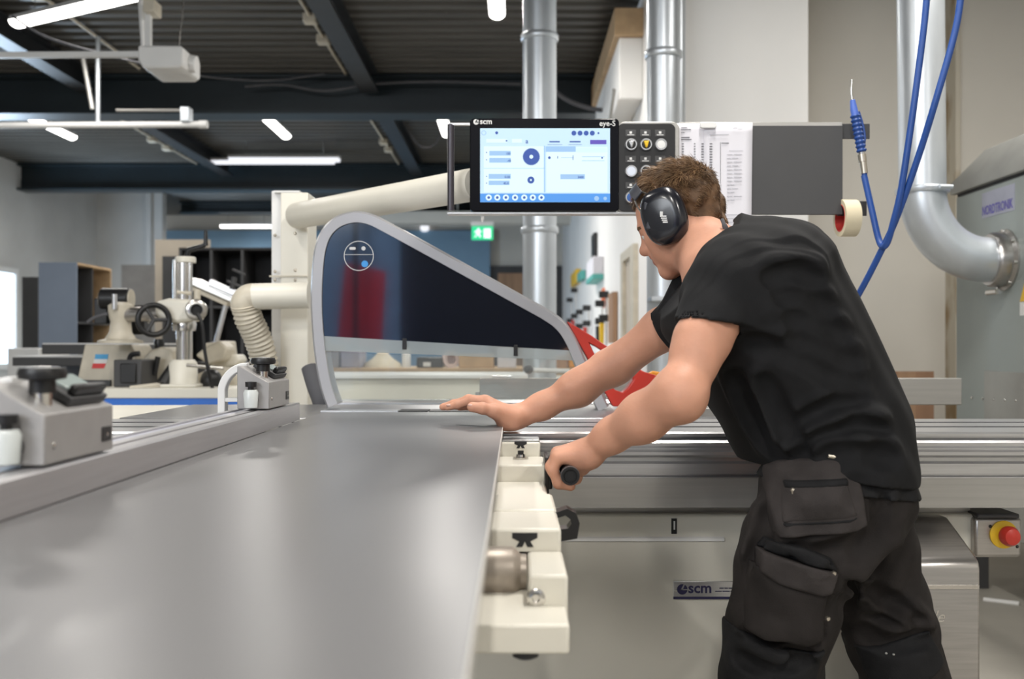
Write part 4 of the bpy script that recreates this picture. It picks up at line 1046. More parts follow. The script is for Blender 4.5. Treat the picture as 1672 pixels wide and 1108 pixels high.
MB().lathe(c0 + Vector((0, .02, 0)), (.35, -1, 0), [(.02, .024), (.03, .024), (.031, 0)], n=20).build('socket_bore', 'black', hd)
MB().tube([P(285, 476, FY - .03), P(312, 479, FY - .03)], .009, n=8).build('lock_handle', 'cream_old', hd)
MB().cyl(P(322, 510, FY - .05), P(322, 472, FY - .05), .015, n=12).build('side_pin', 'cream_old', hd)
MB().cyl(P(196, 514, FY + .05), P(268, 511, FY), .034, n=24).build('boom_tube', 'stainless', t)
# handwheel
cw = P(251, 522, FY - .14)
axw = Vector((.55, -1, 0)).normalized(); uw = axw.orthogonal().normalized(); vw_ = axw.cross(uw)
ring = [cw + (uw * math.cos(a) + vw_ * math.sin(a)) * .066 for a in np.linspace(0, 2 * math.pi, 33)[:-1]]
hw = MB().tube(ring, .013, n=10, closed=True).build('handwheel', 'black', t)
for k in range(3):
    a = R(120 * k + 20); MB().tube([cw, cw + (uw * math.cos(a) + vw_ * math.sin(a)) * .066], .009, n=8).build('spoke', 'charcoal', hw)
MB().cyl(cw, cw - axw * .12, .016, n=12).build('wheel_shaft', 'steel', hw)
# left head and motor
MB().lathe((PX(190, FY), FY + .05, PZ(560, FY)), (0, 0, 1), [(0, .10), (.012, .10), (.02, .07), (.05, .05), (.10, .045), (.13, .055), (.175, .055), (.19, .03)], n=28).build('swivel_head', 'cream_old', t)
mt_ = MB().cyl(P(166, 488, FY + .12), P(214, 488, FY + .12), .052, n=28).build('motor', 'black', t, bevel=.008)
for px in (166, 211): MB().cyl(P(px, 488, FY + .12), P(px + 4, 488, FY + .12), .046, n=24).build('motor_cap', 'cream_old', mt_)
MB().cyl(P(187, 505, FY - .02), P(187, 480, FY - .02), .012, n=10).build('lock_pin', 'alu', t)
MB().box(PX(138, FY), PX(160, FY), FY + .1, FY + .22, PZ(528, FY), PZ(485, FY)).build('switch_box', 'black', t, bevel=.005)
MB().box(PX(165, FY), PX(215, FY), FY + .15, FY + .26, PZ(545, FY), PZ(495, FY)).build('gear_box', 'black', t, bevel=.01)
MB().tube(smooth_path([P(143, 526, FY), P(155, 518, FY), P(176, 512, FY)], 4), .008, n=8).build('cable', 'foam', t)
MB().tube(smooth_path([P(322, 511, FY - .17), P(330, 530, FY - .17), P(334, 570, FY - .17), P(341, 610, FY - .17), P(347, 634, FY - .15)], 6), .008, n=8).build('power_cable', 'black', t)

# small machine with tilted steel table behind the feeder
t = thing('tilting_sander', 'tilted steel work table on a strut behind the power feeder', 'machine', P(355, 640, 5.3))
rt = Matrix.Rotation(R(24), 3, 'Y')
c = P(352, 474, 5.3)
MB().obox(c, (.28, .3, .028), rt).build('tilted_table', 'steel', t, bevel=.004)
MB().obox(c + rt @ Vector((0, 0, -.03)), (.24, .26, .025), rt).build('table_rib', 'cream_old', t, bevel=.003)
MB().obox(c + rt @ Vector((.03, 0, .03)), (.15, .05, .03), rt).build('mitre_bar', 'alu', t, bevel=.003)
kb = MB().cyl(P(379, 472, 5.2), P(383, 452, 5.2), .014, n=12).build('clamp_post', 'charcoal', t)
MB().obox(P(390, 444, 5.2), (.07, .03, .012), rt).build('wing_handle', 'charcoal', kb, bevel=.003)
MB().obox(P(384, 464, 5.2), (.09, .03, .012), rt).build('clamp_plate', 'charcoal', kb, bevel=.003)
MB().tube([P(370, 492, 5.3), P(352, 562, 5.3)], .014, n=10).build('strut', 'alu', t)
MB().box(PX(325, 5.3), PX(392, 5.3), 5.25, 5.5, .2, PZ(590, 5.3)).build('stand', 'charcoal', t, bevel=.01)
MB().box(PX(318, 5.3), PX(400, 5.3), 5.2, 5.6, 0, .2).build('stand_foot', 'charcoal', t, bevel=.01)
MB().prism(pxpoly([(335, 590), (338, 560), (372, 556), (376, 590)], 5.3), XZ, 5.26, 5.46).build('stand_head', 'cream_old', t, bevel=.01)

# ---------------------------------------------------------- far wall fittings
one(pbox(266, 800, 376, 770, 20.3, 20.45), 'blue_partition', 'blue_far', 'pale blue partition wall panels at the far end of the hall', 'partition')
t = thing('exit_sign', 'green emergency exit sign with white figure on the far wall', 'sign', P(788, 392, 15.0))
e_ = MB().box(PX(769, 15), PX(806, 15), 15, 15.08, PZ(368, 15), PZ(361, 15)).build('sign_housing', 'white', t, bevel=.005)
g_ = MB().box(PX(770, 15), PX(805, 15), 15.02, 15.05, PZ(391, 15), PZ(369, 15)).build('sign_face', emis('exit_green', (.02, .62, .26), .9), t)
sp = MB(); c = P(780, 380, 15.0)
sp.ell((c.x + .01, 15.018, c.z + .055), (.018, .004, .018), 12, 8)
g2 = MB().prism([(c.x - .05, c.z - .06), (c.x - .03, c.z - .06), (c.x, c.z - .02), (c.x + .03, c.z - .065), (c.x + .05, c.z - .06), (c.x + .025, c.z), (c.x + .03, c.z + .02), (c.x + .06, c.z + .01), (c.x + .06, c.z + .025), (c.x + .02, c.z + .04), (c.x - .03, c.z + .035), (c.x - .05, c.z + .005), (c.x - .035, c.z), (c.x - .02, c.z + .018), (c.x - .012, c.z - .01)], XZ, 15.014, 15.02)
M['exit_white'] = emis('exit_white', (.8, 1, .9), 1.2)
g2.build('running_figure', 'exit_white', g_, flat=True); sp.build('figure_head', 'exit_white', g_)
MB().box(PX(790, 15), PX(801, 15), 15.014, 15.02, PZ(388, 15), PZ(373, 15)).build('doorway_mark', 'exit_white', g_)
MB().cyl((PX(788, 15), 15.04, PZ(361, 15)), (PX(788, 15), 15.04, 3.79), .008, n=6).build('hanger_rod', 'steel', t)
t = tag(MB().box(PX(800, 20.4), PX(925, 20.4), 20.40, 20.5, 0, PZ(434, 20.4)).build('door_1', 'charcoal'), kind='structure')
MB().box(PX(813, 20.35), PX(880, 20.35), 20.36, 20.42, .02, PZ(446, 20.4)).build('door_leaf', 'wood', t)
one(MB().box(PX(503, 17.5), .98, 17.3, 17.7, PZ(366, 17.5), PZ(347, 17.5)).cyl((-3, 17.5, PZ(347, 17.5)), (-3, 17.5, 3.79), .015).cyl((-1, 17.5, PZ(347, 17.5)), (-1, 17.5, 3.79), .015), 'cable_tray', 'beige_wall', 'beige horizontal trunking below the far beam, above the exit sign', 'trunking')
one(pbox(686, 699, 364, 377, 20.2, 20.45), 'round_lamp', 'lamp_far', 'small round white light glowing left of the exit sign', 'lamp', bevel=.055, seg=4)
one(MB().box(PX(584, 17.3), PX(601, 17.3), 17.3, 17.5, PZ(384, 17.3), PZ(366, 17.5)), 'blue_box', 'blue_paint', 'small blue box under the trunking above the guard', 'box', bevel=.01)

# ---------------------------------------------------------- benches seen through the guard
t = thing('white_bench', 'long cream machine bench seen through the lower guard pane', 'bench', P(690, 900, 4.9))
MB().box(PX(505, 4.6), PX(862, 4.6), 4.6, 5.2, PZ(618, 4.6), PZ(612, 4.6)).build('bench_top', 'white', t, bevel=.003)
MB().box(PX(510, 4.6), PX(858, 4.6), 4.63, 5.15, .1, PZ(618, 4.6)).build('bench_body', 'cream', t, bevel=.004)
MB().box(PX(520, 4.6), PX(850, 4.6), 4.7, 5.1, 0, .1).build('plinth', 'charcoal', t)
BY = 7.0; bz = PZ(601, BY)
t = thing('workbench', 'brown wooden workbench with clutter behind the blade guard', 'workbench', P(690, 900, 7.3))
MB().box(PX(505, BY), PX(945, BY), BY, BY + .8, bz - .05, bz).build('bench_top', 'ply', t, bevel=.004)
for px in (515, 720, 930): MB().box(PX(px, BY), PX(px, BY) + .08, BY + .05, BY + .75, 0, bz - .05).build('leg', 'wood', t, bevel=.004)
MB().box(PX(520, BY), PX(930, BY), BY + .1, BY + .7, .25, .29).build('lower_shelf', 'wood', t)
def on_bench(mb, name, m, label, cat, **k): return one(mb, name, m, label, cat, 'clutter on the workbench', **k)
def bb(x0, x1, y0, d=.3, Y=BY + .1): return MB().box(PX(x0, Y), PX(x1, Y), Y, Y + d, bz + .0005, PZ(y0, Y))
on_bench(bb(528, 553, 562), 'grey_crate', mat('crate_grey', (.25, .25, .27), .6), 'grey crate at the left end of the workbench', 'crate', bevel=.01)
on_bench(bb(556, 588, 572), 'violet_crate', mat('crate_violet', (.30, .30, .38), .6), 'pale violet-grey crate second from the left on the workbench', 'crate', bevel=.01)
on_bench(MB().lathe((PX(622, BY + .2), BY + .3, bz), (0, 0, 1), [(0, .14), (.03, .13), (.07, .07), (.11, .035), (.13, .0)], n=20), 'dust_cloth', mat('pale_cloth', (.60, .53, .42), .9, bump=.3, bscale=20), 'pale heaped cloth on the workbench beside a white canister', 'cloth')
on_bench(MB().lathe((PX(661, BY + .2), BY + .3, bz), (0, 0, 1), [(0, .032), (.125, .032), (.135, .025), (.15, .025)], n=20), 'white_canister', 'white', 'white canister standing on the workbench', 'canister')
bt = on_bench(bb(680, 722, 583), 'black_toolbox', 'black', 'black toolbox with white label on the workbench', 'toolbox', bevel=.01)
MB().box(PX(691, BY + .1), PX(703, BY + .1), BY + .096, BY + .1, PZ(598, BY + .1), PZ(591, BY + .1)).build('box_label', 'white', bt)
on_bench(MB().lathe((PX(734.5, BY + .2), BY + .2, bz + .062), (.3, -1, 0), [(0, .062), (.05, .062), (.05, .035), (0, .035), (0, .062)], n=28), 'tape_reel', mat('pinkish_roll', (.68, .55, .53), .6), 'white and pink roll standing on edge on the workbench', 'roll')
on_bench(bb(749, 806, 578), 'wooden_box', 'ply', 'plain wooden box on the workbench right of the roll', 'box', bevel=.006)
on_bench(bb(812, 843, 568), 'grey_carton', 'paper', 'pale grey carton on the workbench left of the round duct', 'carton', bevel=.006)
on_bench(bb(908, 926, 580, .25), 'brown_carton', 'wood', 'brown carton at the right end of the workbench', 'carton', bevel=.006)
on_bench(bb(929, 944, 572, .25), 'orange_case', 'orange', 'orange case at the right end of the workbench', 'case', bevel=.01)
t = thing('grinder_tool', 'grey round-headed tool lying on the cream bench end', 'tool', P(862, 612, 4.8))
MB().ell((PX(863, 4.8), 4.8, PZ(612, 4.6) + .022), (.024, .03, .022), 16, 10).build('tool_head', 'charcoal', t)
MB().cyl((PX(870, 4.8), 4.8, PZ(612, 4.6) + .018), (PX(930, 4.8), 4.85, PZ(612, 4.6) + .012), .012, n=12).build('tool_body', 'white', t)

# ---------------------------------------------------------- tools on the right wall
XW = .98
def WY(px): return XW * F_PX / (px - VPX)
def wbox(px0, px1, y0, y1, th): # box lying on the wall between two pixel columns
    Ya, Yb = WY(px1), WY(px0); Ym = (Ya + Yb) / 2
    return MB().box(XW - th, XW - .004, Ya, Yb, max(0, PZ(y1, Ym)), PZ(y0, Ym))
def clamp_tool(px, y0, y1, mname, label, jaw='black'):
    Y = WY(px); t = thing('bar_clamp', label, 'clamp', (XW - .04, Y, PZ(y1, Y)), 'bar clamps on the right wall')
    z0, z1 = PZ(y1, Y), PZ(y0, Y)
    MB().box(XW - .05, XW - .035, Y - .02, Y + .02, z0, z1).build('bar', 'steel', t, bevel=.002)
    MB().box(XW - .12, XW - .02, Y - .03, Y + .03, z1 - .07, z1).build('fixed_jaw', jaw, t, bevel=.008)
    MB().box(XW - .12, XW - .02, Y - .03, Y + .03, z0 + (z1 - z0) * .45, z0 + (z1 - z0) * .45 + .07).build('sliding_jaw', jaw, t, bevel=.008)
    MB().cyl((XW - .09, Y, z0), (XW - .09, Y, z0 + (z1 - z0) * .42), .022, .028, n=12).build('handle', mname, t, bevel=.004)
for a in ((937, 486, 560, 'wood', 'wooden-handled bar clamp at the far left of the tool wall'), (945, 470, 560, 'red', 'tall red-handled bar clamp on the tool wall, farthest red'), (954, 505, 562, 'orange', 'orange-handled bar clamp on the tool wall'),
          (967, 498, 560, 'red', 'slim red-handled bar clamp in the middle of the tool wall'), (990, 490, 562, 'black', 'black bar clamp below the orange disc'), (997, 475, 565, 'yellow', 'yellow-handled bar clamp nearest the door frame')):
    clamp_tool(*a)
one(wbox(940, 949, 444, 465, .08), 'yellow_case', 'yellow', 'yellow case hanging on the tool wall above the clamps', 'case', bevel=.01)
one(wbox(951, 957, 444, 458, .08), 'teal_pouch', 'teal', 'small teal pouch hanging on the tool wall', 'pouch', bevel=.01)
one(wbox(972, 976, 382, 420, .05), 'black_level', 'black', 'black spirit level hung high on the tool wall', 'level', bevel=.005)
t = thing('hanging_bin', 'white wall bin with teal base beside the spirit level', 'bin', (XW - .08, WY(980), PZ(460, WY(980))))
Yq = WY(980)
MB().box(XW - .12, XW, WY(986), WY(974), PZ(452, Yq), PZ(424, Yq)).build('bin_body', 'paper', t, bevel=.006)
MB().box(XW - .125, XW, WY(986) - .01, WY(974) + .01, PZ(460, Yq), PZ(452, Yq)).build('bin_base', 'teal', t, bevel=.004)
one(MB().lathe((XW, WY(987), PZ(486, WY(987))), (-1, 0, 0), [(0, .11), (.02, .11), (.03, .09), (.03, .0)], n=28), 'saw_disc', mat('orange_red', (.72, .16, .05), .5), 'orange-red round disc hung on the tool wall', 'disc')
one(wbox(1001, 1009, 478, 560, .05), 'wood_rack', 'wood', 'narrow wooden rack strip at the near end of the tool wall', 'rack', bevel=.004)
one(wbox(925, 934, 545, 673, .3), 'storage_bin', 'paper', 'pale storage carton on the floor shelf by the tool wall', 'carton', bevel=.01)
one(wbox(975, 1000, 575, 727, .35), 'white_cabinet', 'white', 'low white cabinet standing under the tool wall', 'cabinet', bevel=.01)
t = tag(MB().box(XW - .04, XW + .01, WY(1042), WY(1036), 0, PZ(415, WY(1040))).box(XW - .04, XW + .01, WY(1024), WY(1020), 0, PZ(415, WY(1040))).box(XW - .04, XW + .01, WY(1042), WY(1020), PZ(415, WY(1040)), PZ(415, WY(1040)) + .08).build('door_2', 'cream_old'), kind='structure')
MB().box(XW - .01, XW + .005, WY(1036), WY(1024), 0, PZ(415, WY(1040))).build('door_leaf', 'tan', t)
one(MB().box(PX(880, 12), .6, 12, 12.02, 0, PZ(610, 12)), 'low_rack', 'cream', 'low pale rack at the foot of the tool wall', 'rack')

# ---------------------------------------------------------- boards by the right wall, stick on the floor
t = thing('oak_board', 'oak panel of glued strips standing behind the grey rip fence', 'board', P(1468, 700, 5.6))
for k in range(4):
    a, b = 1405 + 30 * k, 1435 + 30 * k
    MB().box(PX(a, 5.6) + .0008, PX(b, 5.6), 5.6 + .0006 * (k % 2), 5.63, 0, PZ(606, 5.6)).build('strip', mat('oak_strip', ((.34, .20, .125), (.28, .16, .10), (.37, .23, .14), (.31, .18, .11))[k], .5, var=.15, scale=8, stretch=(2, 1, .15)), t)
one(MB().tube([P(1606, 979, 4.28), P(1664, 986, 4.2)], .012, n=8), 'white_stick', 'white', 'short white stick lying on the concrete floor at right', 'stick')

# ---------------------------------------------------------- behind the photographer (seen mirrored in the guard)
one(MB().box(-3.6, 1.6, -4.84, -4.78, 0.0, 2.45), 'roller_gate', mat('deep_blue_gate', (.006, .012, .035), .5), 'deep blue roller gate behind the photographer', 'gate')
t = thing('display_banner', 'pale blue standing banner with a red field behind the photographer', 'banner', (-1.45, -3.2, 0))
MB().box(-1.95, -1.05, -3.22, -3.2, .05, 2.25).build('banner_sheet', mat('pale_blue_banner', (.22, .42, .80), .6), t)
MB().prism([(-1.62, 1.15), (-1.22, 1.05), (-1.18, 1.78), (-1.55, 1.86)], XZ, -3.198, -3.195).build('red_field', mat('banner_red', (.80, .02, .05), .6), t)
MB().box(-1.46, -1.41, -3.1, -3.05, .05, 2.5).build('banner_pole', 'black', t)
MB().box(-2.0, -1.0, -3.3, -3.0, 0, .05).build('banner_base', 'charcoal', t)
# ================================================================== signed-distance sculpting
def smin(a, b, k):
    if k <= 0: return np.minimum(a, b)
    h = np.maximum(k - np.abs(a - b), 0) / k
    return np.minimum(a, b) - h * h * k * 0.25
def smax(a, b, k): return -smin(-a, -b, k)

class Field:
    def __init__(s, lo, hi, h):
        s.lo = np.array(lo, float); s.h = h
        s.n = np.ceil((np.array(hi) - s.lo) / h).astype(int) + 1
        s.a = np.full(tuple(s.n), 0.3, np.float32)
        s.ax = [(s.lo[i] + h * np.arange(s.n[i])).astype(np.float32) for i in range(3)]
    def clone(s, copy=True):
        o = Field.__new__(Field); o.lo = s.lo; o.h = s.h; o.n = s.n; o.ax = s.ax
        o.a = s.a.copy() if copy else np.full_like(s.a, 0.3)
        return o
    def win(s, lo, hi):
        i0 = np.clip(np.floor((np.array(lo) - s.lo) / s.h).astype(int), 0, s.n); i1 = np.clip(np.ceil((np.array(hi) - s.lo) / s.h).astype(int) + 1, 0, s.n)
        return tuple(slice(int(a), int(b)) for a, b in zip(i0, i1))
    def pts(s, sl): return s.ax[0][sl[0]][:, None, None], s.ax[1][sl[1]][None, :, None], s.ax[2][sl[2]][None, None, :]
    def op(s, fn, lo, hi, k=0.0, mode='add', pad=0.05):
        sl = s.win(np.array(lo) - pad, np.array(hi) + pad)
        if any(q.stop <= q.start for q in sl): return
        d = fn(*s.pts(sl)).astype(np.float32); A = s.a[sl]
        s.a[sl] = smin(A, d, k) if mode == 'add' else smax(A, -d if mode == 'sub' else d, k)
    def cone(s, a, b, ra, rb, k=0.02, mode='add', flat=None):
        """tapered capsule; flat=(axis, f) thins it along axis by f"""
        a = np.array(a, float); b = np.array(b, float); R_ = max(ra, rb)
        ab = b - a; L2 = max(ab @ ab, 1e-9)
        def fn(x, y, z):
            px, py, pz = x - a[0], y - a[1], z - a[2]
            t = np.clip((px * ab[0] + py * ab[1] + pz * ab[2]) / L2, 0, 1)
            qx, qy, qz = px - t * ab[0], py - t * ab[1], pz - t * ab[2]
            if flat is None: d = np.sqrt(qx * qx + qy * qy + qz * qz)
            else:
                u, f = flat; c = (qx * u[0] + qy * u[1] + qz * u[2])
                d = np.sqrt(qx * qx + qy * qy + qz * qz + c * c * (1 / f ** 2 - 1))
                return (d - (ra + (rb - ra) * t)) * (f * .5 + .5)
            return d - (ra + (rb - ra) * t)
        s.op(fn, np.minimum(a, b) - R_, np.maximum(a, b) + R_, k, mode, pad=max(k, .03))
    def ecap(s, a, b, u, v, ra, rb, k=0.03, mode='add', cap=1.0):
        """capsule with elliptic sections: ra=(ru,rv) at a, rb at b"""
        a = np.array(a, float); b = np.array(b, float); R_ = max(*ra, *rb)
        ab = b - a; L2 = max(ab @ ab, 1e-9); u = np.array(u); v = np.array(v); w_ = np.cross(u, v)
        def fn(x, y, z):
            px, py, pz = x - a[0], y - a[1], z - a[2]
            t = np.clip((px * ab[0] + py * ab[1] + pz * ab[2]) / L2, 0, 1)
            qx, qy, qz = px - t * ab[0], py - t * ab[1], pz - t * ab[2]
            ru = ra[0] + (rb[0] - ra[0]) * t; rv = ra[1] + (rb[1] - ra[1]) * t; rm = np.minimum(ru, rv); rw = rm * cap
            cu = (qx * u[0] + qy * u[1] + qz * u[2]) / ru; cv = (qx * v[0] + qy * v[1] + qz * v[2]) / rv; cw = (qx * w_[0] + qy * w_[1] + qz * w_[2]) / rw
            return (np.sqrt(cu * cu + cv * cv + cw * cw) - 1) * rw
        s.op(fn, np.minimum(a, b) - R_, np.maximum(a, b) + R_, k, mode, pad=max(k, .03))
    def ell(s, c, r, B=None, k=0.02, mode='add'):
        c = np.array(c, float); r = np.array(r, float); B = np.eye(3) if B is None else np.array(B)   # rows = axes
        def fn(x, y, z):
            px, py, pz = x - c[0], y - c[1], z - c[2]
            q = [(px * B[i, 0] + py * B[i, 1] + pz * B[i, 2]) for i in range(3)]
            k0 = np.sqrt(sum((q[i] / r[i]) ** 2 for i in range(3))); k1 = np.sqrt(sum((q[i] / r[i] ** 2) ** 2 for i in range(3)))
            return k0 * (k0 - 1) / np.maximum(k1, 1e-6)
        s.op(fn, c - r.max(), c + r.max(), k, mode, pad=max(k, .03))
    def half(s, p, nrm, k=0.0, lo=None, hi=None):
        """cut away the side the normal points to"""
        p = np.array(p, float); nrm = np.array(nrm, float); nrm = nrm / np.linalg.norm(nrm)
        lo = s.lo if lo is None else lo; hi = s.lo + s.h * s.n if hi is None else hi
        s.op(lambda x, y, z: (x - p[0]) * nrm[0] + (y - p[1]) * nrm[1] + (z - p[2]) * nrm[2], lo, hi, k, 'int', pad=0)
    def displace(s, fn, band=0.03):
        i = np.nonzero(np.abs(s.a) < band)
        s.a[i] += fn(s.ax[0][i[0]], s.ax[1][i[1]], s.ax[2][i[2]]).astype(np.float32)
    def sample(s, x, y, z):
        """trilinear look-up, 0.3 outside"""
        g = [(x - s.lo[0]) / s.h, (y - s.lo[1]) / s.h, (z - s.lo[2]) / s.h]
        g = np.broadcast_arrays(*g); ok = np.ones(g[0].shape, bool)
        for i in range(3): ok &= (g[i] >= 0) & (g[i] <= s.n[i] - 1.001)
        gi = [np.clip(np.floor(q).astype(int), 0, s.n[i] - 2) for i, q in enumerate(g)]
        fr = [np.clip(q - i, 0, 1) for q, i in zip(g, gi)]
        out = 0
        for dx in (0, 1):
            for dy in (0, 1):
                for dz in (0, 1):
                    wgt = (fr[0] if dx else 1 - fr[0]) * (fr[1] if dy else 1 - fr[1]) * (fr[2] if dz else 1 - fr[2])
                    out = out + wgt * s.a[gi[0] + dx, gi[1] + dy, gi[2] + dz]
        return np.where(ok, out, 0.3)
    def mesh(s, name, mats, parent, smooth=1, iso=0.0):
        F = s.a - iso; ins = F < 0
        c = np.zeros(tuple(np.array(F.shape) - 1), np.uint8)
        for dx in (0, 1):
            for dy in (0, 1):
                for dz in (0, 1):
                    c += ins[dx:dx + c.shape[0], dy:dy + c.shape[1], dz:dz + c.shape[2]]
        cell = (c > 0) & (c < 8); ci = np.argwhere(cell)
        idx = np.full(cell.shape, -1, np.int32); idx[cell] = np.arange(len(ci))
        acc = np.zeros((len(ci), 3)); cnt = np.zeros(len(ci))
        cor = [(i, j, k) for i in (0, 1) for j in (0, 1) for k in (0, 1)]
        V = {q: F[ci[:, 0] + q[0], ci[:, 1] + q[1], ci[:, 2] + q[2]] for q in cor}
        for q in cor:
            for axx in range(3):
                if q[axx]: continue
                r_ = list(q); r_[axx] = 1; r_ = tuple(r_)
                a, b = V[q], V[r_]; m = (a < 0) != (b < 0)
                t = a[m] / (a[m] - b[m]); p = np.tile(np.array(q, float), (m.sum(), 1)); p[:, axx] += t
                acc[m] += p; cnt[m] += 1
        v = (ci + acc / cnt[:, None]) * s.h + s.lo
        quads = []
        for axx in range(3):
            o1, o2 = [(1, 2), (2, 0), (0, 1)][axx]
            sa = [slice(None)] * 3; sb = [slice(None)] * 3; sa[axx] = slice(0, -1); sb[axx] = slice(1, None)
            A = ins[tuple(sa)]; B = ins[tuple(sb)]; e = np.argwhere(A != B)
            e = e[(e[:, o1] > 0) & (e[:, o2] > 0) & (e[:, o1] < cell.shape[o1]) & (e[:, o2] < cell.shape[o2])]
            fl = A[e[:, 0], e[:, 1], e[:, 2]]
            def g(d1, d2):
                q = e.copy(); q[:, o1] -= d1; q[:, o2] -= d2
                return idx[q[:, 0], q[:, 1], q[:, 2]]
            Q = np.stack([g(1, 1), g(0, 1), g(0, 0), g(1, 0)], 1)
            Q[~fl] = Q[~fl][:, ::-1]; quads.append(Q)
        Q = np.concatenate(quads); Q = Q[(Q >= 0).all(1)]
        for _ in range(smooth):
            s_ = np.zeros_like(v); n_ = np.zeros(len(v))
            for i in range(4):
                a, b = Q[:, i], Q[:, (i + 1) % 4]
                for q in range(3): s_[:, q] += np.bincount(a, v[b, q], len(v)) + np.bincount(b, v[a, q], len(v))
                n_ += np.bincount(a, minlength=len(v)) + np.bincount(b, minlength=len(v))
            v = v * .5 + .5 * s_ / np.maximum(n_, 1)[:, None]
        off = np.array(W[parent.name])
        me = bpy.data.meshes.new(name)
        me.vertices.add(len(v)); me.vertices.foreach_set('co', (v - off).astype(np.float32).ravel())
        me.loops.add(Q.size); me.loops.foreach_set('vertex_index', Q.astype(np.int32).ravel())
        me.polygons.add(len(Q)); me.polygons.foreach_set('loop_start', np.arange(0, Q.size, 4, dtype=np.int32))
        me.update(calc_edges=True); me.validate()
        me.polygons.foreach_set('use_smooth', [True] * len(me.polygons))
        for m in (mats if isinstance(mats, (list, tuple)) else [mats]): me.materials.append(M[m])
        o = bpy.data.objects.new(name, me); COL.objects.link(o); o.parent = parent
        W[o.name] = Vector(off)
        return o, v, Q

def A3(px, py, Y): return np.array(P(px, py, Y))

# ================================================================== the man
man = thing('person', 'man in black T-shirt and charcoal work trousers leaning over the saw', 'person', (PX(1380, 1.95), 1.95, 0))
# ---- landmarks
torso = [  # front px, back px, lateral half width, Y
    ((1264, 780), (1472, 790), .180), ((1234, 722), (1452, 690), .168), ((1198, 664), (1418, 612), .168), ((1165, 606), (1386, 545), .180),
    ((1136, 558), (1354, 484), .196), ((1126, 515), (1306, 428), .190), ((1146, 492), (1262, 404), .140)]
TY = 1.95
st = []
for f_, b_, rw in torso:
    f3, b3 = A3(*f_, TY), A3(*b_, TY)
    u = (b3 - f3); st.append(((f3 + b3) / 2, np.linalg.norm(u) / 2, u / np.linalg.norm(u), rw))
LAT = np.array((0., 1., 0.))
sh_n = A3(1205, 463, 1.785); el_n = A3(1112, 645, 1.67); wr_n = A3(963, 737, 1.835)
sh_f = A3(1160, 500, 2.09); el_f = A3(1004, 597, 2.17); wr_f = A3(846, 679, 2.165)

def torso_field(F, shrink, k=.05):
    for (c0, r0, u0, w0), (c1, r1, u1, w1) in zip(st[:-1], st[1:]):
        for i in range(3):
            a, b = i / 3, (i + 1) / 3
            u = u0 + (u1 - u0) * (i + .5) / 3; u /= np.linalg.norm(u)
            # order (u along depth, v lateral)
            F.ecap(c0 + (c1 - c0) * a, c0 + (c1 - c0) * b, u, LAT, (r0 + (r1 - r0) * a - shrink, w0 + (w1 - w0) * a - shrink), (r0 + (r1 - r0) * b - shrink, w0 + (w1 - w0) * b - shrink), k, cap=.45 if c1 is st[-1][0] else 1.0)

def arms_field(F, g=0.0, k=.02):
    # near (left) arm
    m1 = A3(1150, 552, 1.725)
    F.cone(sh_n, m1, .050 + g, .0445 + g, k); F.cone(m1, el_n, .0440 + g, .0365 + g, k)
    F.ell(A3(1133, 572, 1.71), np.array((.032, .036, .052)) + g, None, .03)
    if g > 0: return
    F.cone(el_n, A3(1117, 655, 1.675), .032, .026, .025)                     # elbow
    f1 = A3(1050, 682, 1.73)
    F.cone(el_n, f1, .037, .0385, .03); F.cone(f1, A3(1000, 710, 1.79), .038, .030, .03); F.cone(A3(1000, 710, 1.79), wr_n, .030, .025, .02)
    F.cone(A3(1098, 632, 1.68), A3(1050, 668, 1.72), .020, .014, .03)       # brachioradialis ridge
    # far (right) arm
def arm_far(F, g=0.0, k=.02):
    m2 = A3(1082, 537, 2.135)
    F.cone(sh_f, m2, .05 + g, .044 + g, k); F.cone(m2, el_f, .044 + g, .037 + g, k)
    if g > 0: return
    F.cone(el_f, A3(945, 633, 2.17), .0365, .0355, .03); F.cone(A3(945, 633, 2.17), A3(885, 663, 2.165), .035, .0275, .03); F.cone(A3(885, 663, 2.165), wr_f, .0275, .024, .02)
    F.cone(A3(985, 598, 2.16), A3(930, 630, 2.15), .02, .014, .03)

# ---- head frame
HSC = .83
yaw, pitch, roll = R(27), R(25), R(-3)
HF = np.array((-math.cos(yaw) * math.cos(pitch), math.sin(yaw) * math.cos(pitch), -math.sin(pitch)))
HU = np.array((-math.cos(yaw) * math.sin(pitch), math.sin(yaw) * math.sin(pitch), math.cos(pitch)))
HS = np.cross(HU, HF)          # his left, towards the camera
HS, HU = HS * math.cos(roll) + HU * math.sin(roll), HU * math.cos(roll) - HS * math.sin(roll)
HC = A3(1106, 354, 2.07)
HB = np.stack([HF, HU, HS])
def H(f, u, s): return HC + (HF * f + HU * u + HS * s) * HSC

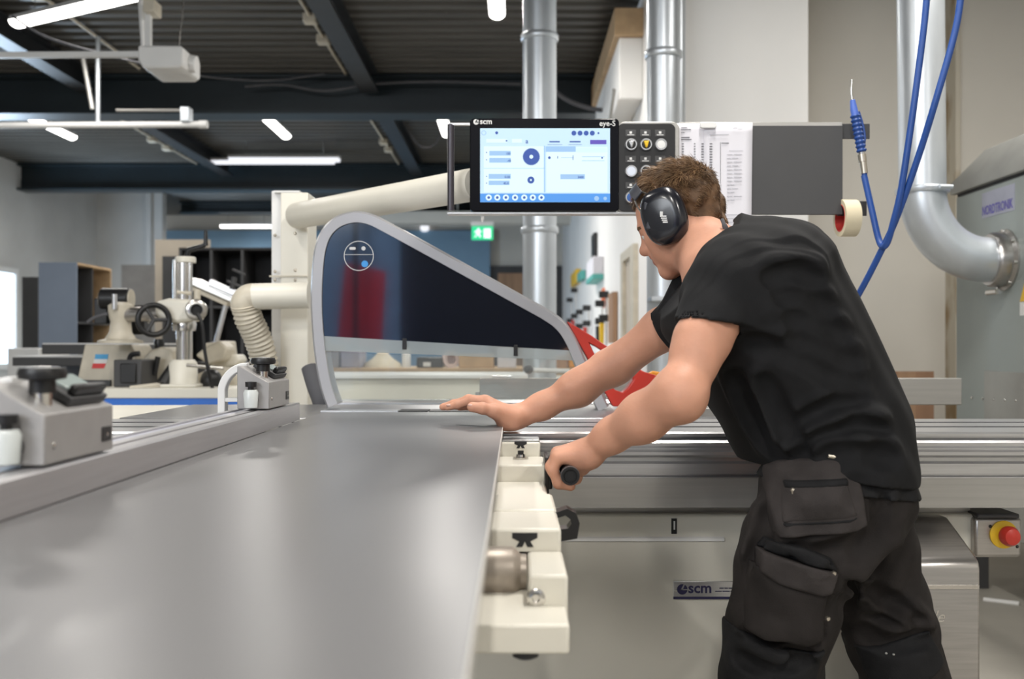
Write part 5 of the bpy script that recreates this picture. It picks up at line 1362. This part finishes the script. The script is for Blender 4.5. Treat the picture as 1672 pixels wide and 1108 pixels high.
def head_field(F):
    e = lambda c, r, k=.02, mode='add': F.ell(H(*c), np.array(r) * HSC, HB, k, mode)
    cn = lambda a, b, ra, rb, k=.012, mode='add': F.cone(H(*a), H(*b), ra * HSC, rb * HSC, k, mode)
    e((-.016, .032, 0), (.098, .082, .075), .02)
    e((.034, .020, 0), (.058, .068, .060), .03)            # forehead
    e((.030, -.045, 0), (.060, .072, .054), .03)           # face
    for s in (-1, 1):
        cn((-.002, -.052, s * .050), (.030, -.088, s * .042), .020, .018, .03)
        cn((.030, -.088, s * .042), (.074, -.110, s * .014), .018, .015, .03)
        e((.058, -.024, s * .044), (.026, .018, .018), .03)
        e((.045, -.062, s * .036), (.035, .03, .018), .03)
    e((.080, -.110, 0), (.018, .017, .024), .02)
    cn((.085, .010, -.030), (.085, .010, .030), .011, .011, .02)
    for s in (-1, 1):
        e((.097, -.008, s * .031), (.014, .011, .017), .014, 'sub')
        e((.079, -.008, s * .031), (.0135, .0125, .0145), .004)
        cn((.0885, -.002, s * .042), (.0925, -.0015, s * .022), .0035, .0035, .006)
    cn((.090, .000, 0), (.112, -.036, 0), .008, .0125, .014)
    e((.111, -.038, 0), (.012, .0105, .012), .012)
    for s in (-1, 1): e((.100, -.043, s * .011), (.012, .008, .008), .008)
    e((.084, -.066, 0), (.018, .024, .028), .015)
    cn((.097, -.064, -.012), (.097, -.064, .012), .0065, .0065, .008)
    cn((.095, -.077, -.011), (.095, -.077, .011), .007, .007, .008)
    cn((.104, -.0705, -.02), (.104, -.0705, .02), .0025, .0025, .004, 'sub')
    for s in (-1, 1):
        e((-.004, -.022, s * .076), (.018, .030, .010), .008)
        e((.000, -.020, s * .084), (.009, .016, .006), .006, 'sub')

body = Field((-.19, 1.56, .66), (.86, 2.34, 1.50), .0030)
torso_field(body, .028)
body.ecap(st[0][0], A3(1362, 800, TY), (1, 0, 0), (0, 1, 0), (.09, .14), (.09, .14), .04)
head_field(body)
# neck
nb0 = A3(1182, 424, 1.955)
body.cone(nb0, H(-.018, -.050, 0), .064, .049, .03)
body.cone(A3(1158, 440, 1.95), H(.000, -.075, 0), .048, .036, .035)
body.cone(A3(1146, 462, 1.925), H(-.025, -.045, .045), .018, .016, .025)        # neck muscle
arms_field(body); arm_far(body)

# ---- far (right) hand resting on the board
def finger(F, pts, r0, r1, k=.004):
    n = len(pts) - 1
    for i in range(n):
        a, b = i / n, (i + 1) / n
        F.cone(pts[i], pts[i + 1], r0 + (r1 - r0) * a, r0 + (r1 - r0) * b, k)
        if i: F.ell(pts[i], [(r0 + (r1 - r0) * a) * 1.06] * 3, None, k)
ZB = .9195
palm_n = np.array((.25, 0, 1.)); palm_n /= np.linalg.norm(palm_n)
for pa, pb, ra, rb in ((A3(838, 684, 2.145), A3(796, 657, 2.135), .020, .0145), (A3(838, 682, 2.165), A3(792, 655, 2.160), .020, .0145), (A3(838, 682, 2.185), A3(792, 656, 2.185), .019, .0135), (A3(836, 682, 2.20), A3(797, 660, 2.207), .017, .0125)):
    body.cone(pa, pb, ra, rb, .018)
body.cone(wr_f, A3(826, 683, 2.165), .024, .022, .02, flat=(palm_n, .8))
finger(body, [A3(797, 657, 2.135), A3(772, 653, 2.140), A3(748, 660, 2.150), A3(731, 664.5, 2.156)], .0115, .0075)
finger(body, [A3(793, 655, 2.160), A3(765, 652, 2.168), A3(741, 659, 2.176), A3(723, 664, 2.184)], .0118, .0078)
finger(body, [A3(794, 657, 2.185), A3(768, 655, 2.195), A3(746, 661, 2.203), A3(729, 665, 2.211)], .0112, .0075)
finger(body, [A3(799, 661, 2.207), A3(779, 660, 2.218), A3(763, 663, 2.226), A3(750, 666, 2.232)], .0098, .0068)
body.cone(A3(832, 682, 2.140), A3(806, 671, 2.112), .0195, .0155, .018)
finger(body, [A3(808, 671, 2.112), A3(788, 666, 2.102), A3(771, 664, 2.098)], .0135, .0110)
body.cone(A3(836, 688, 2.15), A3(826, 690, 2.15), .014, .014, .015)

# ---- near (left) hand closed round the push handle
hx_, hz_ = PX(930, 1.8), PZ(774, 1.8)
def HP(dx, dz, y): return np.array((hx_ + dx, y, hz_ + dz))
ys_f = (1.826, 1.847, 1.869, 1.890)
for i, y_ in enumerate(ys_f):
    a_ = wr_n + np.array((-.004, (y_ - 1.855) * .45 + .006, -.004))
    body.cone(a_, HP(-.018, .0285, y_), .020, .0130, .018)
    finger(body, [HP(-.018, .0285, y_), HP(-.0295, .004, y_ + .002), HP(-.0185, -.0205, y_ + .003), HP(.004, -.026, y_ + .003)], .0118 - .0006 * (i == 0), .0088)
body.cone(wr_n + np.array((-.004, -.012, -.008)), HP(.020, .020, 1.835), .020, .016, .018)      # heel of the palm
body.cone(HP(.020, .020, 1.835), HP(.0255, .002, 1.85), .014, .012, .014)
body.cone(HP(.02, .018, 1.87), HP(.026, -.002, 1.90), .016, .0125, .014)                        # thumb base, behind
finger(body, [HP(.026, -.002, 1.90), HP(.018, -.022, 1.912), HP(.0, -.028, 1.916)], .0118, .0095)
body.displace(lambda x, y, z: .0006 * np.sin(x * 61 + 3 * np.sin(z * 40)) * np.sin(y * 57 + z * 30))
bo, bv, bq = body.mesh('body', ['skin', 'lip', 'hair'], man)
# lips and eyebrows as colour zones of the skin
ctr_ = (bv[bq].mean(1) - HC) / HSC
fl, ul, sl_ = ctr_ @ HF, ctr_ @ HU, ctr_ @ HS
mi = np.zeros(len(bq), np.int32)
mi[(fl > .094) & (ul > -.085) & (ul < -.058) & (np.abs(sl_) < .022)] = 1
mi[(fl > .083) & (np.abs(ul - .013 + .10 * np.abs(np.abs(sl_) - .032)) < .0042) & (np.abs(sl_) > .012) & (np.abs(sl_) < .052)] = 2
bo.data.polygons.foreach_set('material_index', mi)
# eyes: lids half down over dark irises
for s_ in (-1, 1):
    e_ = MB().ell(Vector(H(.0815, -.0105, s_ * .031)), (.0118, .0118, .0118), 16, 10).build('eye', mat('eye_white', (.7, .68, .65), .2), man)
    MB().ell(Vector(H(.0905, -.0135, s_ * .031)), (.0042, .0042, .0042), 12, 8).build('iris', 'black_gloss', e_)
# finger nails that show
for c_, d_, r_ in ((A3(769, 661.5, 2.093), (.8, .1, .3), (.0065, .0055, .004)), (A3(733, 661.5, 2.150), (.9, 0, .2), (.0065, .005, .003))):
    MB().ell(Vector(c_), r_, 12, 8).build('finger_nail', 'nail', man)

# ================================================================== T-shirt
shirt = Field((.22, 1.58, .70), (.88, 2.34, 1.36), .0036)
torso_field(shirt, 0.0, .06)
# shoulder caps and sleeves
n_el = (el_n - sh_n) / np.linalg.norm(el_n - sh_n); f_el = (el_f - sh_f) / np.linalg.norm(el_f - sh_f)
sl_n = A3(1176, 537, 1.735); sl_f = A3(1085, 536, 2.135)
slv = shirt.clone(False)
slv.cone(st[5][0] * .45 + sh_n * .55, sh_n, .078, .072, .05)
slv.cone(sh_n, A3(1148, 560, 1.73), .070, .067, .05)
slv.cone(A3(1216, 475, 1.79), A3(1206, 560, 1.76), .052, .036, .04)
slv.half(A3(1176, 527, 1.735), np.array((-.09, 0, -1.)), lo=(.2, 1.55, .90), hi=(.5, 2.0, 1.2))
shirt.a = smin(shirt.a, slv.a, .035)
slv = shirt.clone(False)
slv.cone(st[5][0] * .45 + sh_f * .55, sh_f, .072, .060, .06)
slv.cone(sh_f, A3(1070, 552, 2.14), .058, .052, .05)
slv.half(sl_f, f_el, lo=(.15, 1.95, .90), hi=(.5, 2.3, 1.25))
shirt.a = smin(shirt.a, slv.a, .035)
shirt.cone(A3(1240, 408, 1.95), A3(1196, 424, 1.86), .034, .030, .05); shirt.cone(A3(1240, 408, 1.95), A3(1190, 424, 2.04), .034, .030, .05)
# folds: raised ridges and valleys drawn from point to point
def ridge(F, pts, r, k=.02, mode='add'):
    pts = smooth_path([Vector(p) for p in pts], 4)
    for a, b in zip(pts[:-1], pts[1:]): F.cone(a, b, r, r, k, mode)
def onskin(F, px, py, Y0=1.5, Y1=2.05, depth=0.0):
    """first surface point of the field on the line of sight through a pixel"""
    for Y in np.linspace(Y0, Y1, 140):
        p = A3(px, py, Y)
        if F.sample(p[0], p[1], p[2]) < 0: break
    return A3(px, py, Y + depth)
snap = shirt.clone()
folds = [([(1405, 640), (1350, 655), (1300, 690), (1275, 730)], .010), ([(1400, 610), (1340, 590), (1270, 560), (1215, 545)], .009),
         ([(1392, 575), (1340, 552), (1290, 540)], .008), ([(1440, 690), (1390, 690), (1330, 712), (1290, 742)], .010),
         ([(1455, 735), (1400, 728), (1340, 738)], .009), ([(1372, 535), (1330, 512), (1290, 505)], .007), ([(1350, 490), (1310, 470), (1270, 466)], .006),
         ([(1215, 640), (1235, 690), (1262, 735)], .009), ([(1240, 610), (1262, 660), (1285, 700)], .008), ([(1190, 600), (1212, 655), (1240, 700)], .008), ([(1330, 440), (1290, 430), (1250, 440)], .005)]
for pl_, r_ in folds:
    pts = [onskin(snap, x, y, depth=r_ * .8) for x, y in pl_]
    ridge(shirt, pts, r_, .03)
    pts = [onskin(snap, x + 6, y + 13, depth=-r_ * .8) for x, y in pl_]
    ridge(shirt, pts, r_ * .9, .028, 'sub')
shirt.displace(lambda x, y, z: .0022 * np.sin(z * 46 - x * 30 + 2.2 * np.sin(x * 21 + y * 9)) * np.clip((1.10 - z) * 5, 0.12, 1) + .0012 * np.sin(x * 70 + z * 55 + y * 40))
# hems and neckline
hem0 = A3(1268, 756, TY); hem1 = A3(1475, 786, TY)
dn = np.cross(hem1 - hem0, (0, 1., 0)); dn = dn / np.linalg.norm(dn); dn = dn if dn[2] < 0 else -dn
shirt.half(hem0, dn)
nk = A3(1150, 422, 1.95); nn = H(0, .0, 0) - nk; nn = nn / np.linalg.norm(nn)
shirt.cone(A3(1200, 430, 1.955), A3(1170, 396, 1.96), .078, .071, .03)
shirt.half(A3(1152, 424, 1.95), np.array((-.80, 0, .60)), lo=(.25, 1.85, 1.12), hi=(.46, 2.07, 1.36))
# hollow: leave room for arms, neck and trousers
hol = shirt.clone(False)
arms_field(hol, .0012); arm_far(hol, .0012)
hol.cone(nb0, H(-.030, -.045, 0), .066, .060, .02); hol.cone(A3(1158, 440, 1.95), H(.000, -.075, 0), .05, .04, .02)
shirt.a = np.maximum(shirt.a, -hol.a)
shirt.mesh('t_shirt', 'shirt', man)

# ================================================================== trousers
tr = Field((.32, 1.68, .02), (1.12, 2.22, .95), .0042)
hipc = A3(1366, 792, TY)
tr.ecap(A3(1364, 748, TY), A3(1366, 800, TY), (1, 0, 0), (0, 1, 0), (.112, .160), (.122, .172), .05)
tr.ell(A3(1418, 815, 1.88), (.075, .085, .10), None, .05); tr.ell(A3(1415, 815, 2.03), (.075, .085, .10), None, .05)
leg_n = [(A3(1336, 815, 1.865), .112), (A3(1302, 905, 1.862), .102), (A3(1280, 990, 1.865), .094), (A3(1266, 1060, 1.87), .086), (A3(1258, 1120, 1.875), .081), (A3(1270, 1250, 1.89), .075), (A3(1290, 1400, 1.90), .070), (A3(1296, 1450, 1.90), .072)]
leg_f = [(A3(1392, 820, 2.035), .106), (A3(1412, 900, 2.025), .095), (A3(1436, 975, 2.03), .088), (A3(1458, 1045, 2.03), .083), (A3(1478, 1110, 2.03), .080), (A3(1526, 1230, 2.03), .074), (A3(1574, 1340, 2.03), .070), (A3(1592, 1385, 2.03), .072)]
for L_ in (leg_n, leg_f):
    for (a, ra), (b, rb) in zip(L_[:-1], L_[1:]): tr.cone(a, b, ra, rb, .035)
tsnap = tr.clone()
tf = [([(1378, 935), (1430, 960), (1480, 995), (1505, 1020)], .010), ([(1372, 965), (1420, 1000), (1470, 1020)], .009), ([(1460, 880), (1420, 905), (1385, 940)], .008),
      ([(1290, 890), (1330, 900), (1375, 880)], .009), ([(1225, 1020), (1270, 1040), (1335, 1030)], .010), ([(1205, 1060), (1260, 1075), (1320, 1062)], .009), ([(1400, 1020), (1450, 1040), (1515, 1030)], .009),
      ([(1440, 800), (1425, 850), (1395, 880)], .008), ([(1250, 820), (1238, 870), (1225, 920)], .007)]
for pl_, r_ in tf:
    ridge(tr, [onskin(tsnap, x, y, 1.6, 2.2, r_ * .75) for x, y in pl_], r_, .03)
    ridge(tr, [onskin(tsnap, x + 3, y + 13, 1.6, 2.2, -r_ * .8) for x, y in pl_], r_, .028, 'sub')
tr.displace(lambda x, y, z: .0025 * np.sin(z * 52 + x * 33 + 2 * np.sin(x * 25 + y * 11)) + .0015 * np.sin(x * 80 - z * 60 + y * 50))
tr.half((0, 0, .075), (0, 0, -1))
tr.half(hem0 + np.array((0, 0, .045)), -dn)
tro, _, _ = tr.mesh('trousers', 'trouser', man)

# pieces of cloth sewn on: a slice of the trouser surface inside an outline
def poly_sdf(px, pz, poly):
    d = np.full(px.shape, 1e9); sgn = np.ones(px.shape); n = len(poly)
    for i in range(n):
        ax_, az = poly[i]; bx_, bz = poly[i - 1]
        ex_, ez = bx_ - ax_, bz - az; wx, wz = px - ax_, pz - az
        t = np.clip((wx * ex_ + wz * ez) / (ex_ * ex_ + ez * ez), 0, 1)
        d = np.minimum(d, (wx - ex_ * t) ** 2 + (wz - ez * t) ** 2)
        c1 = pz >= az; c2 = pz < bz; c3 = ex_ * wz > ez * wx
        flip = (c1 & c2 & c3) | (~c1 & ~c2 & ~c3); sgn = np.where(flip, -sgn, sgn)
    return np.sqrt(d) * sgn
def patch(name, poly, t, m, Yc, parent, ymax=None, ymin=None, bulge=0.0, base=None, rnd=.006, h=.0032, front=True):
    pl = pxpoly(poly, Yc); xs = [p[0] for p in pl]; zs_ = [p[1] for p in pl]
    F = Field((min(xs) - .02, 1.66, min(zs_) - .02), (max(xs) + .02, (ymax or 2.2), max(zs_) + .02), h)
    x, y, z = F.pts((slice(None),) * 3)
    g = (base or tr).sample(*np.broadcast_arrays(x, y, z))
    X2, Z2 = np.broadcast_arrays(F.ax[0][:, None] * 1.0, F.ax[2][None, :] * 1.0)
    sd = poly_sdf(X2, Z2, pl)[:, None, :]
    # the outline is what one sees at the cloth's own depth
    b_ = bulge * np.clip(-sd / .03, 0, 1)
    F.a = smax(smax((g - t - b_), -(g + .004), .0), sd + np.zeros_like(g), rnd).astype(np.float32)
    if ymax: F.a = np.maximum(F.a, (y - ymax) + 0 * F.a)
    if ymin: F.a = np.maximum(F.a, (ymin - y) + 0 * F.a)
    o, _, _ = F.mesh(name, m, parent, smooth=1)
    return o, F
hp_, HFd = patch('holster_pocket', [(1272, 756), (1402, 750), (1412, 800), (1417, 858), (1400, 868), (1276, 881), (1270, 830)], .013, 'pocket', 1.74, tro, ymax=1.86, bulge=.008)
ip_, IF = patch('zip_pocket', [(1287, 790), (1388, 784), (1400, 842), (1385, 848), (1284, 858)], .020, 'pocket', 1.735, hp_, ymax=1.86, bulge=.011)
patch('pocket_zip', [(1289, 788), (1387, 781), (1388, 794), (1290, 802)], .0255, 'pad', 1.735, hp_, ymax=1.86)
patch('pocket_seam', [(1284, 857), (1388, 846), (1400, 841), (1401, 846), (1388, 853), (1284, 863)], .0215, 'pad', 1.735, hp_, ymax=1.86)
cg_, _ = patch('cargo_pocket', [(1236, 925), (1352, 958), (1345, 1046), (1318, 1056), (1250, 1048), (1222, 1032)], .010, 'trouser', 1.755, tro, ymax=1.86, bulge=.007)
fl_, _ = patch('cargo_flap', [(1248, 902), (1366, 934), (1356, 968), (1340, 972), (1272, 954), (1247, 938)], .022, 'pocket', 1.75, cg_, ymax=1.86, bulge=.004)
patch('flap_trim', [(1262, 886), (1310, 892), (1362, 914), (1368, 934), (1250, 902)], .012, 'pad', 1.75, tro, ymax=1.86)
patch('knee_pad', [(1185, 1028), (1225, 1036), (1262, 1054), (1318, 1062), (1345, 1056), (1332, 1170), (1180, 1175)], .0055, 'pad', 1.785, tro, ymax=1.90)
patch('knee_pad', [(1398, 1056), (1436, 1050), (1510, 1024), (1542, 1076), (1500, 1104), (1420, 1112)], .0055, 'pad', 1.975, tro, ymax=2.10, ymin=1.9)
# waistband
wbF = Field((.36, 1.74, .80), (.80, 2.16, .95), .0036)
x, y, z = wbF.pts((slice(None),) * 3)
g = tr.sample(*np.broadcast_arrays(x, y, z))
pz_ = (x - hem0[0]) * dn[0] + (z - hem0[2]) * dn[2]
wbF.a = np.maximum(np.maximum(g - .006, -(g + .004)), np.abs(pz_ - .004) - .018).astype(np.float32)
wbF.mesh('waistband', 'pad', tro)
# zip pulls and press studs
def pull(px, py, ang, ln, parent, Fd):
    p = onskin(Fd, px, py, 1.6, 1.95, -.003); d = np.array((math.cos(ang), 0, -math.sin(ang)))
    o = MB().tube([Vector(p), Vector(p + d * ln)], [.0035, .0045], n=8)
    e0 = p + d * (ln + .005); o.tube([Vector(e0 + .0055 * np.array((math.cos(a), 0, math.sin(a)))) for a in np.linspace(0, 6.283, 15)[:-1]], .0016, n=6, closed=True)
    return o.build('zip_pull', 'brass', parent)
class Both:
    def __init__(s, *f): s.f = f
    def sample(s, x, y, z): return min(float(q.sample(x, y, z)) for q in s.f)
BF = Both(tr, HFd, IF, wbF)
pull(1352, 744, R(8), .016, tro, Both(tr, wbF, shirt)); pull(1292, 798, R(35), .004, hp_, BF); pull(1300, 900, R(50), .012, cg_, Both(tr))
for px, py in ((1251, 905), (1362, 936), (1352, 1010)):
    p = onskin(tr, px, py, 1.6, 1.95, -.022)
    MB().lathe(Vector(p), (0, -1, 0), [(-.004, .0045), (0, .0045), (.002, .003), (.0022, 0)], n=12).build('press_stud', 'brass', cg_)
rg = random.Random(3)
for px, py, r_ in ((1250, 1013, .006), (1230, 1100, .005), (1242, 1070, .0025), (1257, 965, .0025), (1244, 1016, .003), (1447, 1066, .0028), (1459, 1068, .0028), (1300, 784, .0025), (1232, 1025, .0025), (1205, 1068, .002)):
    p = onskin(tr, px, py, 1.6, 2.2, -.0075)
    MB().ell(Vector(p), (r_, .003, r_ * rg.uniform(.7, 1.3)), 8, 6).build('paint_spot', 'paint_spot', tro)
# pouch at the back of the belt
MB().ell(P(1452, 815, 1.99), (.028, .05, .05), 20, 12).build('belt_pouch', 'pad', man)
# boots
for (c_, _r), nm in ((leg_n[-1], 'boot'), (leg_f[-1], 'boot')):
    F = Field((c_[0] - .28, c_[1] - .12, -.01), (c_[0] + .16, c_[1] + .12, .24), .005)
    F.cone((c_[0], c_[1], .20), (c_[0] + .005, c_[1], .07), .055, .052, .03)
    F.ecap((c_[0] + .01, c_[1], .05), (c_[0] - .17, c_[1], .042), (0, 0, 1), (0, 1, 0), (.05, .045), (.036, .05), .03)
    F.half((0, 0, .0), (0, 0, -1)); F.mesh(nm, 'pad', man)

# ================================================================== hair
hair = Field(H(0, 0, 0) - .17, H(0, 0, 0) + .17, .0026)
def hl(x, y, z): # head-local coordinates
    a, b, c = (x - HC[0]) / HSC, (y - HC[1]) / HSC, (z - HC[2]) / HSC
    return [a * B_[0] + b * B_[1] + c * B_[2] for B_ in HB]
hair.ell(H(-.022, .036, 0), np.array((.1010, .0880, .0840)) * HSC, HB, 0)
hair.ell(H(.008, .070, 0), np.array((.055, .038, .056)) * HSC, HB, .03)
hair.ell(H(-.064, -.022, 0), np.array((.044, .086, .062)) * HSC, HB, .03)
x, y, z = hair.pts((slice(None),) * 3)
f_, u_, s_ = hl(x, y, z)
# hairline: above the brow at the front, round the ear, down to the nape
line = np.where(f_ > .02, .052 - .10 * (f_ - .02) * 0 + .35 * np.maximum(0, .085 - f_) * -0.3, -.012 - .9 * (.02 - f_))
line = np.interp(f_, [-.14, -.10, -.06, -.03, .0, .025, .05, .075, .10], [-.110, -.104, -.082, -.044, -.004, .018, .045, .066, .078])
hair.a = smax(hair.a, (line - u_).astype(np.float32) * .8, .010).astype(np.float32)
hair.displace(lambda x, y, z: .0028 * np.sin(150 * hl(x, y, z)[2] + 3 * np.sin(40 * hl(x, y, z)[0]) + 60 * hl(x, y, z)[1]) + .002 * np.sin(90 * hl(x, y, z)[0] + 80 * hl(x, y, z)[2] + 2 * np.sin(60 * hl(x, y, z)[1])))
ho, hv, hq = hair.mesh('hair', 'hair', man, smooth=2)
# short strands over the cap
rs = np.random.RandomState(4)
cand = hv[rs.choice(len(hv), 26000)]
loc = (cand - HC) @ HB.T / HSC
gr_ = np.stack([hair.sample(*(cand + d).T) - hair.sample(*(cand - d).T) for d in np.eye(3) * .006], 1)
nrm = gr_ @ HB.T; nrm /= np.linalg.norm(nrm, axis=1)[:, None] + 1e-9
vs_all = []; fs_all = []; mi_all = []
for i in range(len(cand)):
    f0, u0, s0 = loc[i]; n_ = nrm[i]
    if n_[1] < -.9: continue
    topness = np.clip((u0 - .03) / .07, 0, 1)
    # combed forward-and-up at the top, backwards-down at the sides
    flow = np.array((.75, .25, .0)) * topness + np.array((-.55, -.85, 0)) * (1 - topness)
    flow = flow + rs.normal(0, .24, 3); flow -= n_ * (flow @ n_); flow /= np.linalg.norm(flow) + 1e-6
    ln = (.013 + .017 * topness) * rs.uniform(.6, 1.25); lift = .16 + .30 * topness + rs.uniform(0, .15)
    p0 = loc[i] - n_ * .003; side = np.cross(n_, flow); wd = .00075 * rs.uniform(.8, 1.6)
    p1 = p0 + (flow * .5 + n_ * lift * .6) * ln; p2 = p0 + (flow * 1.0 + n_ * lift * .75) * ln
    b = len(vs_all)
    vs_all += [p0 - side * wd, p0 + side * wd, p0 + n_ * wd * 1.3, p1 - side * wd * .9, p1 + side * wd * .9, p1 + n_ * wd, p2]
    fs_all += [(b, b + 1, b + 4, b + 3), (b + 1, b + 2, b + 5, b + 4), (b + 2, b, b + 3, b + 5), (b + 3, b + 4, b + 6), (b + 4, b + 5, b + 6), (b + 5, b + 3, b + 6)]
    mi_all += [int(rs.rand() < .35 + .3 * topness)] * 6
vw = np.array(vs_all) * HSC @ HB + HC
mb = MB(); mb.v = vw.tolist(); mb.f = fs_all; mb.m = mi_all
tag(mb.build('hair_strands', ['hair', 'hair_pale'], ho, fix=False), kind='stuff')

# ================================================================== ear defenders
def HV(f, u, s): return Vector(H(f, u, s))
ed = thing('ear_defenders', 'black ear defenders with white print worn on the man\'s head', 'ear defenders', HV(0, -.05, 0))
HS_, HF_, HU_ = Vector(HS), Vector(HF), Vector(HU)
rot = Matrix((HF_, HU_, HS_)).transposed()
def ecyl(mb, c, prof, a=.0445, b=.0570, sgn=1, n=36, tilt=0):
    """elliptic lathe along the side axis; prof: (offset, scale)"""
    vs = []; fs = []
    for t_, q in prof:
        for i in range(n):
            th = 2 * math.pi * i / n; e = 2.6
            cx_ = math.copysign(abs(math.cos(th)) ** (2 / e), math.cos(th)) * a * q; cz_ = math.copysign(abs(math.sin(th)) ** (2 / e), math.sin(th)) * b * q
            fx = cx_ * math.cos(tilt) - cz_ * math.sin(tilt); fz = cx_ * math.sin(tilt) + cz_ * math.cos(tilt)
            vs.append(c + HF_ * fx + HU_ * fz + HS_ * (t_ * sgn))
    for k in range(len(prof) - 1):
        for i in range(n):
            j = (i + 1) % n; fs.append((k * n + i, k * n + j, (k + 1) * n + j, (k + 1) * n + i))
    fs += [tuple(range(n)), tuple(range((len(prof) - 1) * n, len(prof) * n))]
    mb.add(vs, fs); return mb
for sg in (1, -1):
    c = HV(.004, -.004, sg * .078)
    ecyl(MB(), c, [(0, .86), (.002, .93), (.010, .98), (.016, .95)], sgn=sg, tilt=.15).build('ear_cushion', 'foam', ed)
    cp_ = ecyl(MB(), c, [(.015, 1.0), (.020, 1.03), (.030, 1.0), (.038, .90), (.043, .76), (.045, .55), (.0455, .0)], sgn=sg, tilt=.15).build('ear_cup', 'muff', ed, angle=60)
    # raised matt facets on the cup
    for du, df in ((.026, .012), (-.010, .024)):
        q = c + HS_ * (sg * .0395) + HU_ * du + HF_ * df
        MB().obox(q, (.030, .020, .009), rot @ Matrix.Rotation(.6, 3, 'Z')).build('cup_facet', 'muff_flat', cp_, bevel=.004)
    if sg == 1:
        g = MB()
        for k_ in range(4):
            q = c + HS_ * .0458 + HU_ * (-.004 - .0042 * k_) + HF_ * (-.004 + .0005 * k_)
            g.obox(q, (.013 - .001 * k_, .0026, .0008), rot @ Matrix.Rotation(.5, 3, 'Z'))
        q = c + HS_ * .0458 + HU_ * .0025 + HF_ * -.003
        g.obox(q, (.006, .008, .0008), rot @ Matrix.Rotation(.5, 3, 'Z'))
        g.build('cup_print', 'white', cp_)
# band over the front of the head
ax_b = (HF_ * .40 + HU_ * .92).normalized()
bandp = []
for i in range(25):
    a = R(-78 + 156 * i / 24)
    bandp.append(HV(.010, -.002, 0) + HS_ * (.098 * math.sin(a)) + ax_b * (.106 * math.cos(a)))
fw = HS_.cross(ax_b).normalized()
mb = MB(); vs = []; fs = []
for i, p in enumerate(bandp):
    rr_ = (p - HV(.01, -.002, 0)).normalized()
    for (a, b) in ((-.012, 0), (.012, 0), (.012, .005), (-.012, .005)): vs.append(p + fw * a + rr_ * b)
for i in range(4, 20):
    for k in range(4):
        j = (k + 1) % 4; fs.append((i * 4 + k, i * 4 + j, i * 4 + 4 + j, i * 4 + 4 + k))
fs += [(16, 17, 18, 19), (80, 81, 82, 83)]
mb.add(vs, fs).build('head_band', 'muff_flat', ed, bevel=.0015)
for sg in (-1, 1):
    for o_ in (-.011, .011):
        a = R(sg * 50); top_ = HV(.010, -.002, 0) + HS_ * (.098 * math.sin(a)) + ax_b * (.108 * math.cos(a)) + fw * o_
        a2 = R(sg * 68); mid_ = HV(.010, -.002, 0) + HS_ * (.104 * math.sin(a2)) + ax_b * (.108 * math.cos(a2)) + fw * (o_ * 1.6)
        bot_ = HV(.006 + (o_ * 2.2), -.012 , sg * .106)
        MB().tube(smooth_path([top_, mid_, bot_], 6), .0019, n=8).build('wire_yoke', 'steel', ed)
    MB().obox(HV(.012, .030, sg * .103), (.022, .012, .007), rot).build('wire_clip', 'muff', ed, bevel=.002)
# strap end at the nape
MB().tube(smooth_path([A3(1179, 358, 1.93), A3(1183, 368, 1.925), A3(1189, 381, 1.93)], 4), [.004] * 4 + [.0055] * 5, n=8).build('neck_strap', 'foam', ed)
